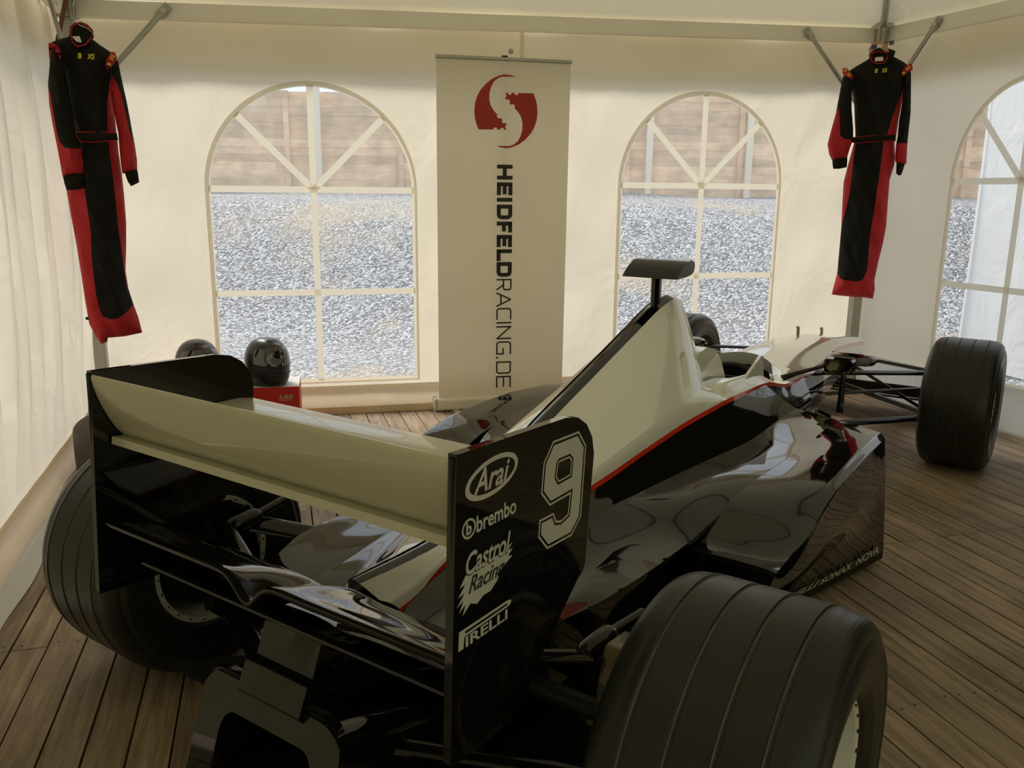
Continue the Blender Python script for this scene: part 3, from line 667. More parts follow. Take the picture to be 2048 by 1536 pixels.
b.grid([[(x, y, .02 + (z - .02) * k) for y, z in ou] for x, k in ((-.37, 1), (-.1, .75), (.2, .4), (.4, .1))]); b.build('diffuser', 'black_gloss', car, ang=30)
for sg in (1, -1):
    MB().grid([[(x, sg * y, z) for y in np.linspace(.24, .52, 6)] for x, z in ((-.33, .25), (-.2, .17), (0, .09), (.3, .055))]).build('side_diffuser', 'carbon_dark', car)

# ---- rear wing
ep_out = [(-.405, .967), (-.088, .957), (-.045, .948), (-.012, .928), (.010, .898), (.019, .862), (.008, .770), (-.003, .645), (-.010, .632), (-.034, .618), (-.145, .529), (-.21, .462), (-.262, .436), (-.34, .436), (-.425, .446)]
eps = []
for sg in (1, -1):
    y0 = .505 if sg > 0 else .497
    e = MB().prism(ep_out, lambda x, z, d: (x, sg * (.497 + d) + (sg * max(0, .7 - z) * .09 if sg > 0 else 0), z), 0, .016).build('rear_wing_endplate', 'black_gloss', car, bevel=.004); eps.append(e)
    MB().tube([(-.407, sg * .505 + (sg * .0), .962), (-.408, sg * .505 + (sg * .022 if sg > 0 else 0), .46)], .0045, 8).build('edge_bead', 'black_satin', e)
fp = [(-.406, .953), (-.397, .912), (-.380, .868), (-.357, .826), (-.332, .802), (-.302, .792), (-.288, .800), (-.300, .812), (-.325, .834), (-.352, .872), (-.378, .918), (-.396, .956)]
def spanx(prof, y0, y1, n=40, fx=None):
    return [[(x, y, z) if fx is None else fx(x, y, z) for x, z in prof] for y in np.linspace(y0, y1, n)]
def wingsec(prof, k=6):
    P = np.array(prof + [prof[0]]); u = np.arange(len(P)); q = np.linspace(0, len(P) - 1, (len(P) - 1) * k + 1)[:-1]
    # periodic Catmull-Rom
    n = len(prof); out = []
    for t in q:
        i = int(t); f = t - i; p0, p1, p2, p3 = (np.array(prof[(i + o) % n]) for o in (-1, 0, 1, 2))
        out.append(tuple(.5 * (2 * p1 + (p2 - p0) * f + (2 * p0 - 5 * p1 + 4 * p2 - p3) * f * f + (3 * p1 - p0 - 3 * p2 + p3) * f ** 3)))
    return out
b = MB(); b.grid(spanx(wingsec(fp, 4), -.497, .497), 0, True); b.build('rear_wing_flap', 'wing_paint', car, ang=40)
mp_ = [(.022, .815), (.012, .828), (-.03, .836), (-.10, .836), (-.20, .825), (-.30, .808), (-.372, .8135), (-.374, .7965), (-.30, .784), (-.20, .772), (-.10, .775), (-.02, .792), (.012, .803)]
b = MB(); b.grid(spanx(mp_, -.497, .497), 0, True); b.build('rear_wing_main_plane', 'wing_paint', car, ang=30)
def dip(x, y, z):
    w = math.exp(-((y - .012) / .040) ** 2) * np.clip((-.18 - x) / .2, 0, 1); r = math.exp(-((y + .085) / .05) ** 2) * np.clip((x + .42) / .2, 0, 1)
    return (x, y, z - .050 * w + .010 * r)
bu = [(-.200, .521), (-.208, .534), (-.235, .550), (-.29, .577), (-.35, .600), (-.402, .622), (-.404, .607), (-.36, .582), (-.30, .556), (-.24, .527), (-.212, .514)]
b = MB(); b.grid(spanx(wingsec(bu, 3), -.497, .497, 120, dip), 0, True); b.build('beam_wing', 'black_gloss', car, ang=40)
bl = [(-.255, .486), (-.262, .500), (-.30, .522), (-.35, .543), (-.402, .563), (-.404, .549), (-.35, .521), (-.30, .499), (-.268, .480)]
b = MB(); b.grid(spanx(wingsec(bl, 3), -.497, .36, 80), 0, True); b.build('lower_beam_wing', 'black_gloss', car, ang=40)

# ---- wheels
def wheel(cx, cy, w, sg, michelin=False):
    """sg = +1 when the outer face looks to +y"""
    R, h = .33, w / 2; SHL = [(.006 + .049 * (1 - math.cos(a)) ** 1.1, .287 + .0405 * math.sin(a) ** .9) for a in np.linspace(0.12, PI / 2, 10)]
    P = [(-h + .035, .178), (-h + .018, .19), (-h + .006, .21), (-h + .001, .24), (-h, .262), (-h - .002, .268), (-h, .274), (-h - .0015, .280), (-h + .001, .285)] + [(-h + a, b_) for a, b_ in SHL[:-1]]
    ms = [0] * (len(P) - 1); g = [-.30, -.10, .10, .30]; gw = .0065 if w > .34 else .0042; y = -h + .055; P.append((y, .3275)); ms.append(0)
    for k in g:
        c = k * w * .98
        for yy, rr, m in ((c - gw, R, 0), (c - gw * .7, R - .004, 0), (c + gw * .05, R - .004, 0), (c + gw * .6, R - .0032, 1), (c + gw, R, 0)): P.append((yy, rr)); ms.append(m)  # last strip of the groove floor carries the painted highlight
    P.append((h - .055, .3275)); ms.append(0)
    Q = [(-a, r) for a, r in P[:18][::-1]]
    for p in Q: P.append(p); ms.append(0)
    # rim
    r = MB(); s = sg
    rim = [(-h + .030, .188), (-h + .026, .180), (-h + .030, .168), (-h + .05, .163), (-h + .12, .150), (h - .09, .150), (h - .05, .160), (h - .028, .168), (h - .026, .181), (h - .030, .188)]
    r.lathe(rim, 72)
    disc = [(s * (h - .10), .150), (s * (h - .12), .12), (s * (h - .13), .06), (s * (h - .10), .05), (s * (h - .10), .002)]
    r.lathe(disc, 48)
    for k in range(10):
        a = 2 * PI * k / 10
        r.box((math.cos(a) * .105, s * (h - .112), math.sin(a) * .105), (.085, .018, .022), 0, Matrix.Rotation(-a, 3, 'Y'))
    for k in range(24):
        for e in (-1, 1):
            a = 2 * PI * k / 24; r.box((math.cos(a) * .1745, e * (h - .0265), math.sin(a) * .1745), (.003, .003, .008), 1, Matrix.Rotation(-a, 3, 'Y'))
    wo = r.build('wheel', ['rim_white', 'ink_black'], car, ang=30); wo.location = (cx, cy, .33)
    MB().lathe(P, 128, ms=ms).build('tyre', ['rubber', 'groove_highlight'], wo, ang=28)
    MB().lathe([(s * (h - .10), .05), (s * (h - .07), .042), (s * (h - .06), .035), (s * (h - .06), .001)], 6).build('wheel_nut', 'bare_metal', wo)
    MB().lathe([(-s * (h - .15), .14), (-s * (h - .06), .138), (-s * (h - .05), .12), (-s * (h - .05), .03), (-s * (h - .02), .03), (-s * (h - .02), .001)], 40).build('brake_drum', 'carbon_dark', wo)
    if michelin:
        for a0 in (PI * .5, PI * 1.5):
            V, Fc = text2d('MICHELIN', .40, .034, bold=.01)
            vs = [((.238 + v) * math.cos(a0 - e + .8), -s * (h + .0008), (.238 + v) * math.sin(a0 - e + .8)) for e, v in ((x * 4, y) for x, y in V)]
            MB().add(vs, Fc).build('tyre_lettering', 'mark_grey', wo, recalc=False)
    return wo
wheel(0, TR, .367, 1); wheel(0, -TR, .367, -1, True); wheel(WB, TF, .319, 1); wheel(WB, -TF, .319, -1)

# ---- suspension
def arm(p, q, ch=.020, th=.007, name='wishbone_arm', m='black_satin'):
    return MB().tube([p, Vector(p).lerp(Vector(q), .5), q], 1, 14, ell=(ch, th), up=(1, 0, .25)).build(name, m, car)
for s in (1, -1):
    arm((2.90, s * .205, .500), (3.40, s * .655, .470)); arm((3.66, s * .130, .470), (3.42, s * .655, .470), .017)
    arm((3.00, s * .205, .372), (3.38, s * .655, .395), .015, .006, 'track_rod'); arm((2.95, s * .225, .225), (3.40, s * .66, .235), .026, .009); arm((3.62, s * .11, .31), (3.42, s * .66, .235), .024, .009)
    arm((3.20, s * .172, .555), (3.40, s * .625, .26), .011, .008, 'push_rod')
    MB().box((3.41, s * .655, .35), (.09, .05, .27)).build('front_upright', 'carbon_dark', car, bevel=.012)
    # rear
    MB().prism([(-.06, .20), (.07, .18), (.075, .36), (.05, .50), (-.045, .51), (-.085, .38)], lambda x, z, d: (x, s * (.585 + d), z), 0, .080).build('rear_upright', 'flaky_paint' if s < 0 else 'black_satin', car, bevel=.012)
    j = MB(); j.tube([(-.055, s * .545, .478), (-.045, s * .545, .478), (.03, s * .55, .482), (.05, s * .55, .483)], [.018, .024, .026, .016], 14); j.tube([(.04, s * .55, .483), (.15, s * .57, .487)], .013, 14); j.build('arm_joint', 'black_satin', car)
    arm((-.04, s * .56, .475), (-.24, s * .11, .42), .016, .012); arm((.04, s * .57, .455), (.42, s * .19, .31), .030, .010)
    arm((-.02, s * .62, .22), (-.24, s * .10, .22), .026, .012); arm((.05, s * .62, .20), (.45, s * .20, .16), .026, .010)
    arm((0, s * .68, .33), (.02, s * .10, .32), .022, .022, 'drive_shaft', 'carbon_dark')

# ---- mirrors and side winglets
for s in (1, -1):
    c = Vector((2.20, s * .440, .672)); mo = MB().prism(rounded(.112, .056, .012), lambda a, z, d: (c.x + d, c.y + a, c.z + z), 0, .055).build('mirror', 'black_gloss', car, bevel=.004)
    MB().prism(rounded(.104, .048, .010), lambda a, z, d: (c.x - .0012 + d, c.y + a, c.z + z), 0, .001).build('mirror_glass', 'mirror_glass', mo)
    MB().tube([(2.10, s * .245, .615), (2.13, s * .29, .635), (2.22, s * .39, .668)], [.014, .010, .007], 10).build('mirror_stalk', 'black_satin', mo)
    pr = wingsec([(2.66, .640), (2.62, .660), (2.56, .662), (2.50, .645), (2.49, .632), (2.54, .622), (2.62, .625)], 4)
    po = MB().grid([[(2.58 + (x - 2.58) * k, s * y, .643 + (z - .643) * k) for x, z in pr] for y, k in ((.30, .35), (.315, .8), (.34, 1), (.42, 1.05), (.48, 1), (.505, .8), (.513, .35))], 0, True).build('side_winglet', 'black_gloss', car, ang=50)
    MB().prism([(2.60, .62), (2.54, .62), (2.52, .40), (2.60, .38)], lambda x, z, d: (x, s * (.375 + d), z), 0, .012).build('winglet_strut', 'black_satin', po)
    MB().prism([(2.25, .06), (2.72, .10), (2.70, .34), (2.45, .42)], lambda x, z, d: (x, s * (.30 + d), z), 0, .012).build('barge_board', 'black_gloss', car, bevel=.003)

# ---- front wing
b = MB(); fw = wingsec([(4.50, .115), (4.47, .130), (4.38, .130), (4.25, .14), (4.24, .128), (4.36, .108), (4.46, .104)], 3)
b.grid(spanx(fw, -.70, .70), 0, True); b.build('front_wing', 'black_gloss', car, ang=40)
b = MB(); fw = wingsec([(4.27, .150), (4.24, .165), (4.16, .20), (4.09, .245), (4.085, .236), (4.15, .185), (4.23, .148)], 3)
b.grid(spanx(fw, -.70, .70), 0, True); b.build('front_wing_flap', 'black_gloss', car, ang=40)
for s in (1, -1):
    MB().prism([(4.06, .08), (4.54, .08), (4.54, .16), (4.20, .26), (4.06, .27)], lambda x, z, d: (x, s * (.70 + d), z), 0, .012).build('front_wing_endplate', 'black_gloss', car, bevel=.003)
    MB().prism([(4.30, .12), (4.42, .12), (4.40, .37), (4.25, .37)], lambda x, z, d: (x, s * (.06 + d), z), 0, .012).build('front_wing_pylon', 'white_paint', car)

# ---- lettering on the right endplate
E_ = eps[1]; EY = -.5135
dec = lambda name, V, Fc, m='mark_white', fn=None: MB().add([(fn or (lambda x, z: (x, EY, z)))(*v) for v in V], Fc).build(name, m, E_, recalc=False)
def ring2d(outer, inner):
    n = len(outer); return list(outer) + list(inner), [(i, (i + 1) % n, n + (i + 1) % n, n + i) for i in range(n)]
def fill2d(outer, holes=()):
    L = [outer] + list(holes); flat = [p for l in L for p in l]
    return flat, [tuple(t) for t in tessellate_polygon([[Vector((x, y, 0)) for x, y in l] for l in L])]
N_O = [(-.0422, .9215), (-.0136, .8874), (-.0258, .7472), (-.0599, .7205), (-.1453, .7235), (-.1759, .7563), (-.1728, .7883), (-.1255, .7873), (-.1162, .7689), (-.0986, .7640), (-.0757, .7690), (-.0694, .8061), (-.1396, .8046), (-.1693, .8362), (-.1622, .8917), (-.1321, .9236)]
N_H = [(-.1122, .8852), (-.0721, .8844), (-.0599, .8726), (-.0646, .8389), (-.1128, .8376), (-.1245, .8527), (-.1187, .8794)]
def join(*parts):
    V, Fc = [], []
    for v, f in parts:
        k = len(V); V += [tuple(p) for p in v]; Fc += [tuple(k + i for i in q) for q in f]
    return V, Fc
dec('race_number', *join(ring2d(N_O, offset_poly(N_O, .0038)), fill2d(offset_poly(N_O, .0085), [offset_poly(N_H, -.001)]), ring2d(offset_poly(N_H, .0035), offset_poly(N_H, .0065))))
el = lambda cx, cz, a, c, sh=0.0, n=48: [(cx + a * math.cos(t) + sh * math.sin(t), cz + c * math.sin(t)) for t in np.linspace(0, 2 * PI, n, endpoint=False)]
dec('helmet_maker_lettering', *join(ring2d(el(-.3135, .909, .0700, .0325, .014), el(-.3125, .909, .0605, .0245, .012)), text2d('Arai', .098, .040, bold=.018, shear=.35, x0=-.364, y0=.889)))
dec('brake_maker_lettering', *join(ring2d(el(-.3755, .840, .0178, .0168), el(-.3755, .840, .0140, .0130)), text2d('b', .014, .021, bold=.03, x0=-.3825, y0=.830), text2d('brembo', .110, .028, bold=.02, x0=-.356, y0=.823 + .003)))
fl_ = [(-.384, .765), (-.40, .748), (-.385, .750), (-.404, .733), (-.387, .736), (-.407, .718), (-.39, .724), (-.402, .706), (-.385, .716), (-.393, .698), (-.372, .712), (-.355, .704), (-.338, .712), (-.318, .712), (-.295, .726), (-.30, .735), (-.275, .745), (-.256, .752), (-.268, .756), (-.255, .765), (-.268, .766), (-.256, .776), (-.272, .772), (-.30, .768), (-.34, .764)]
dec('oil_maker_flash', *fill2d(fl_))
dec('oil_maker_lettering_edge', *text2d('Castrol', .126, .041, bold=.045, shear=.3, x0=-.387, y0=.761), m='ink_black', fn=lambda x, z: (x, EY - .0005, z))
dec('oil_maker_lettering', *text2d('Castrol', .122, .037, bold=.018, shear=.3, x0=-.385, y0=.763), fn=lambda x, z: (x, EY - .0010, z))
dec('oil_maker_script', *text2d('Racing', .100, .037, bold=.012, shear=.45, x0=-.378, y0=.721), m='ink_black', fn=lambda x, z: (x, EY - .0008, z))
pi_ = [(-.404, .641), (-.391, .641), (-.388, .6605), (-.272, .6625), (-.262, .6640), (-.2575, .6685), (-.260, .6725), (-.268, .6745), (-.402, .6745)]
ph = [(-.386, .6650), (-.386, .6695), (-.272, .6700), (-.268, .6680), (-.271, .6660)]
dec('tyre_maker_lettering', *join(fill2d(pi_, [ph]), text2d('IRELLI', .116, .0185, bold=.025, x0=-.385, y0=.6405)))
# sponsor line along the bottom of the right sidepod
b = MB(); GS = loft(SS, PS, 300, 160).reshape(-1, 3)
def podpt(x, h):
    d = (GS[:, 0] - x) ** 2 * 4 + (GS[:, 2] - .058 - h) ** 2; i = np.argsort(d)[:3]; w = 1 / (d[i] + 1e-6); return (x, float((GS[i, 1] * w).sum() / w.sum()) - .009, .058 + h)
for tx, x0, w, hh in (('brembo', .98, .155, .028), ('PIRELLI', 1.155, .22, .034), ('SONAX', 1.40, .20, .030), ('NOVA', 1.635, .17, .032)):
    V, Fc = text2d(tx, w, hh, bold=.02, x0=x0, y0=.012); b.add([podpt(*v) for v in V], Fc)
b.build('sidepod_lettering', 'mark_white', car, recalc=False)

# ================================================================== RACING SUITS, BANNER, HELMETS, SPARE TYRE
G_ = {'R_O':[2.2499,5.5,1.6474],
'R_R':[0.9256,-0.3786,0.0],
'R_V':[0.3786,0.9256,0.0],
'R_body':[(-0.0596,2.1924),(-0.1237,2.1553),(-0.1829,2.1175),(-0.1594,2.0468),(-0.1232,1.9637),(-0.0936,1.7269),(-0.1007,1.6792),(-0.1212,1.5591),(-0.1383,1.4497),(-0.1334,1.3023),(-0.1272,1.1657),(-0.1259,0.9895),(-0.1267,0.8621),(-0.1487,0.7259),(-0.0877,0.72),(-0.0214,0.7171),(0.0441,0.7167),(0.1059,0.711),(0.1119,0.7712),(0.1036,0.8341),(0.1171,0.9603),(0.1306,1.0603),(0.1404,1.1715),(0.1351,1.342),(0.1323,1.4623),(0.1499,1.5577),(0.1485,1.617),(0.1369,1.6878),(0.1424,1.7229),(0.1474,1.8394),(0.1578,1.9545),(0.1737,2.068),(0.1776,2.1358),(0.1419,2.1656),(0.0896,2.1964)],
'R_bodyred':[(-0.1531,0.7062),(-0.1363,0.8617),(-0.1147,0.8627),(-0.1079,0.8399),(-0.0733,0.8287),(-0.0013,0.823),(0.0305,0.8371),(0.044,0.8694),(0.0533,0.8951),(0.0508,1.1448),(0.0598,1.2925),(0.0654,1.414),(0.0709,1.5581),(0.0738,1.6911),(0.0864,1.7239),(0.1052,1.8172),(0.1249,1.8979),(0.1556,2.0095),(0.2462,1.9971),(0.1988,1.6047),(0.1554,1.3663),(0.1566,1.1227),(0.1348,0.8733),(0.1273,0.7084)],
'R_bodyred2':[(-0.1483,0.8612),(-0.1206,0.8752),(-0.1259,0.9895),(-0.1235,1.1907),(-0.104,1.3026),(-0.0941,1.3888),(-0.0898,1.559),(-0.0892,1.6791),(-0.0933,1.7744),(-0.1146,1.8695),(-0.1391,1.9993),(-0.1505,2.0114),(-0.1611,1.6801),(-0.1834,0.9876)],
'R_sleeveL':[(-0.1904,2.112),(-0.2007,2.06),(-0.2097,1.9666),(-0.2188,1.8723),(-0.2387,1.7654),(-0.2526,1.6813),(-0.238,1.6206),(-0.2169,1.5815),(-0.1757,1.5813),(-0.1301,1.593),(-0.1183,1.6555),(-0.1035,1.7092),(-0.1095,1.7747),(-0.1295,1.8935),(-0.138,1.9876),(-0.1318,2.0573),(-0.1373,2.0808)],
'R_sleeveLred':[(-0.204,1.9015),(-0.1881,1.8002),(-0.1823,1.7344),(-0.1641,1.7137),(-0.1288,1.7084),(-0.0918,1.7078),(-0.0503,1.6068),(-0.1281,1.5713),(-0.2782,1.5355),(-0.2946,1.7303)],
'R_cuffL':[(-0.2173,1.5864),(-0.2127,1.5596),(-0.2054,1.5303),(-0.1712,1.5302),(-0.1253,1.5398),(-0.1264,1.5652),(-0.1303,1.5955),(-0.1762,1.5861)],
'R_sleeveR':[(0.1407,2.0694),(0.1553,2.0118),(0.1558,1.92),(0.1497,1.8161),(0.1513,1.7228),(0.1471,1.6759),(0.1498,1.5814),(0.1645,1.5576),(0.2042,1.5515),(0.2174,1.5633),(0.2105,1.675),(0.2098,1.7683),(0.2102,1.8609),(0.2005,1.9759),(0.1877,2.1014),(0.1679,2.1249)],
'R_sleeveRred':[(0.1239,1.6845),(0.235,1.6829),(0.2528,1.5099),(0.1411,1.5102)],
'R_cuffR':[(0.1584,1.5624),(0.1612,1.5339),(0.1642,1.5042),(0.1791,1.4898),(0.1934,1.4922),(0.2011,1.516),(0.2092,1.5456),(0.2113,1.5574),(0.1874,1.5516)],
'R_belt':[(-0.1182,1.7189),(-0.0611,1.724),(0.0181,1.7297),(0.1367,1.7347),(0.1405,1.6971),(0.0779,1.6957),(0.0102,1.6932),(-0.0691,1.686),(-0.1134,1.6914)],
'R_patchL':[(-0.2033,2.1277),(-0.1845,2.135),(-0.1509,2.1045),(-0.1373,2.0808),(-0.1434,2.0601),(-0.167,2.068),(-0.1981,2.0949)],
'R_patchR':[(0.1871,2.1489),(0.1954,2.1101),(0.1708,2.0965),(0.146,2.0714),(0.1308,2.0812),(0.1329,2.1038),(0.1558,2.1368)],
'R_collar':[(-0.0595,2.2152),(-0.0437,2.2372),(-0.0146,2.247),(0.0354,2.2444),(0.0752,2.231),(0.0894,2.2213),(0.0803,2.1799),(0.056,2.147),(-0.0,2.1302),(-0.0384,2.1456),(-0.0546,2.175)],
'R_neck':[(-0.0517,2.2034),(-0.0122,2.222),(0.0445,2.2077),(0.0471,2.1815),(0.0279,2.1517),(-0.0052,2.1487),(-0.0363,2.1593)],
'R_label':[(-0.022,2.1849),(0.0211,2.1873),(0.0257,2.1632),(-0.0232,2.1621)],
'R_hanger':[(-0.055,2.2036),(-0.0634,2.2325),(-0.0459,2.2601),(-0.0174,2.2766),(0.013,2.2705),(0.0415,2.2384),(0.0521,2.2096),(0.033,2.2128),(-0.0061,2.2398),(-0.0348,2.2254)],
'R_pts':[(-0.0225,2.3289),(-0.0173,2.2755),(0.0025,2.1266),(0.0263,2.1336),(-0.1871,2.1003),(0.1692,2.1113)],
'L_O':[-2.0166,4.15,1.4021],
'L_R':[0.8994,0.4371,0.0],
'L_V':[-0.4371,0.8994,0.0],
'L_body':[(-0.0484,2.0457),(-0.1027,2.0268),(-0.1312,2.0102),(-0.1314,1.9624),(-0.088,1.898),(-0.0754,1.7913),(-0.0681,1.6728),(-0.0589,1.5728),(-0.0777,1.5216),(-0.1241,1.378),(-0.1265,1.3524),(-0.119,1.2335),(-0.1082,1.0969),(-0.101,0.9474),(-0.0956,0.8171),(-0.0881,0.7069),(-0.0666,0.6501),(-0.0459,0.604),(-0.0151,0.6132),(-0.0113,0.6331),(0.0677,0.6359),(0.1489,0.6501),(0.1367,0.7278),(0.1198,0.796),(0.103,0.8746),(0.0973,0.9629),(0.1112,1.0933),(0.1203,1.2009),(0.122,1.3391),(0.1202,1.4336),(0.1144,1.5374),(0.1145,1.5838),(0.1122,1.6808),(0.1084,1.7816),(0.1154,1.8621),(0.1423,1.9534),(0.12,1.9912),(0.0799,2.0174),(0.0511,2.0394)],
'L_bodyred':[(-0.1292,1.4696),(-0.042,1.5531),(-0.0467,1.4919),(-0.0439,1.4306),(-0.0477,1.3376),(-0.0429,1.2333),(-0.04,1.1489),(-0.0468,1.0532),(-0.0468,0.9456),(-0.0439,0.8476),(-0.0341,0.7813),(-0.025,0.7499),(0.0058,0.7371),(0.0411,0.7397),(0.0891,0.7696),(0.1218,0.7959),(0.1827,0.6571),(0.0312,0.5648),(-0.0884,0.5734),(-0.1508,0.949)],
'L_bodyred2':[(0.0731,1.6181),(0.0836,1.7602),(0.1031,1.8514),(0.1167,1.8772),(0.1608,1.855),(0.1605,1.265),(0.1282,0.8736),(0.0979,0.8748),(0.0923,0.9521),(0.0865,1.0721),(0.082,1.1583),(0.0811,1.2861),(0.0782,1.4329),(0.0735,1.5567)],
'L_sleeveL':[(-0.1314,1.9624),(-0.1399,1.9041),(-0.1539,1.8258),(-0.1581,1.7377),(-0.1532,1.6492),(-0.1446,1.5499),(-0.1385,1.4694),(-0.1346,1.4136),(-0.0969,1.4173),(-0.0434,1.4255),(-0.042,1.4819),(-0.0458,1.5428),(-0.0495,1.5731),(-0.0626,1.633),(-0.0662,1.7424),(-0.0771,1.8695),(-0.0843,1.937),(-0.1033,1.9741)],
'L_sleeveLred':[(-0.1665,1.8347),(-0.1487,1.7871),(-0.1437,1.6991),(-0.1387,1.61),(-0.1292,1.5654),(-0.1129,1.5428),(-0.0854,1.5396),(-0.0191,1.5457),(-0.0143,1.3898),(-0.1835,1.3874)],
'L_cuffL':[(-0.1348,1.4116),(-0.1301,1.3831),(-0.1237,1.3524),(-0.0839,1.3559),(-0.0434,1.3636),(-0.0424,1.3946),(-0.0431,1.4285),(-0.0875,1.4175)],
'L_sleeveR':[(0.1223,1.942),(0.1125,1.8719),(0.1023,1.8214),(0.1058,1.7513),(0.1122,1.6808),(0.1195,1.6198),(0.1183,1.5375),(0.1188,1.4753),(0.1212,1.4337),(0.1549,1.4364),(0.1888,1.4518),(0.1916,1.4979),(0.1877,1.5707),(0.1821,1.6222),(0.1752,1.704),(0.1664,1.7848),(0.1547,1.8746),(0.1473,1.9438),(0.1389,1.9581)],
'L_sleeveRred':[(0.0983,1.8511),(0.1167,1.8772),(0.1325,1.8382),(0.1459,1.7938),(0.1585,1.7134),(0.1671,1.6422),(0.1795,1.5912),(0.2345,1.5618),(0.221,1.3932),(0.1019,1.3915),(0.0689,1.6788)],
'L_cuffR':[(0.1231,1.4337),(0.1316,1.4182),(0.1417,1.3973),(0.1546,1.3743),(0.1753,1.3841),(0.193,1.3939),(0.1911,1.4192),(0.1856,1.4496),(0.1549,1.4364)],
'L_belt':[(-0.0654,1.6128),(-0.0218,1.6185),(0.0447,1.6211),(0.1116,1.6175),(0.1147,1.5868),(0.06,1.5788),(0.0022,1.5718),(-0.0401,1.5734),(-0.0561,1.5931)],
'L_patchL':[(-0.1344,1.9956),(-0.1145,1.9972),(-0.0937,1.9797),(-0.0874,1.9512),(-0.0948,1.9217),(-0.1029,1.9501),(-0.1128,1.9686),(-0.1274,1.9579),(-0.138,1.9235)],
'L_patchR':[(0.1191,1.9813),(0.1353,1.9825),(0.1428,1.9583),(0.1344,1.9379),(0.1131,1.9117),(0.0962,1.9026),(0.0878,1.9149),(0.0975,1.9501)],
'L_collar':[(-0.0493,2.036),(-0.0416,2.0798),(-0.0235,2.0976),(0.0047,2.1059),(0.0331,2.0959),(0.0524,2.0735),(0.0535,2.0445),(0.0377,2.0141),(0.0124,1.9907),(-0.0237,1.9783),(-0.042,1.9981)],
'L_neck':[(-0.0411,2.0463),(-0.0328,2.0758),(-0.0011,2.0929),(0.0318,2.0813),(0.0482,2.0586),(0.039,2.0288),(0.0133,2.0005),(-0.0199,1.9902),(-0.0365,2.0082)],
'L_label':[(-0.0362,2.0304),(-0.0065,2.0347),(0.0011,2.0083),(-0.0208,2.0094)],
'L_hanger':[(-0.0338,2.0852),(-0.0246,2.086)],
'L_pts':[(-0.0055,2.1926),(-0.0205,2.1008),(-0.0016,1.9693),(0.015,1.9685),(-0.1124,1.9734),(0.1157,1.9416)]}
def inflate(name, root, outline, O, R, V, T, r, mats=('suit_black',), regions=(), back=0.0, step=.022, fold=.006, seed=0.0, parent=None):
    """a stuffed cloth piece: outline in the (s, z) plane, swelling to half thickness T"""
    outline = [Vector(p) for p in outline]; P, E = [], []
    def ring(L):
        pts = []
        for i in range(len(L)):
            a, b2 = Vector(L[i]), Vector(L[(i + 1) % len(L)]); n = max(1, int((b2 - a).length / step)); pts += [a.lerp(b2, k / n) for k in range(n)]
        k0 = len(P); P.extend(pts); E.extend((k0 + i, k0 + (i + 1) % len(pts)) for i in range(len(pts))); return pts
    out = ring(outline); poly = [tuple(p) for p in outline]
    for L in regions: ring(L)
    xs = [p.x for p in outline]; zs = [p.y for p in outline]; x = min(xs)
    while x < max(xs):
        z = min(zs)
        while z < max(zs):
            if pin(poly, x, z): P.append(Vector((x, z)))
            z += step
        x += step
    res = delaunay_2d_cdt(P, E, [], 0, 1e-5); V2 = res[0]; A = np.array([tuple(p) for p in out]); B = np.roll(A, -1, 0)
    def dist(p):
        p = np.array(p); ab = B - A; t = np.clip(((p - A) * ab).sum(1) / np.maximum((ab * ab).sum(1), 1e-12), 0, 1); return np.sqrt((((A + ab * t[:, None]) - p) ** 2).sum(1).min())
    fr, bk = [], []
    for p in V2:
        d = min(dist(p) / r, 1); h = T * math.sqrt(max(0, 1 - (1 - d) ** 2)); w = min(1, d * 1.6)
        f = fold * w * (math.sin(46 * p.x + 7 * p.y + seed) * .7 + .9 * abs(math.sin(11 * p.y - 19 * p.x + 2 * seed)) + .5 * math.sin(34 * p.y + 9 * math.sin(11 * p.x + seed)))
        c = Vector((O[0], O[1], 0)) + Vector(R) * p.x + Vector((0, 0, p.y)) - root.location
        fr.append(c - Vector(V) * (h + f - back)); bk.append(c + Vector(V) * (h * .7 + back))
    fs, ms = [], []
    for f in res[2]:
        c = (sum(V2[i].x for i in f) / 3, sum(V2[i].y for i in f) / 3)
        if not pin(poly, *c): continue
        fs.append(f); ms.append(1 if any(pin(L, *c) for L in regions) else 0)
    m = MB(); n = len(fr); m.add(fr + bk, [], 0)
    for f, k in zip(fs, ms): m.f += [tuple(f), tuple(i + n for i in f[::-1])]; m.m += [k, k]
    return m.build(name, list(mats), parent or root, ang=70, weld=.0004)
def flatmark(name, root, V2, Fc, O, R, V, off, m, parent=None):
    c = lambda p: Vector((O[0], O[1], 0)) + Vector(R) * p[0] + Vector((0, 0, p[1])) - Vector(V) * off - root.location
    return MB().add([c(p) for p in V2], Fc).build(name, m, parent or root, recalc=False)
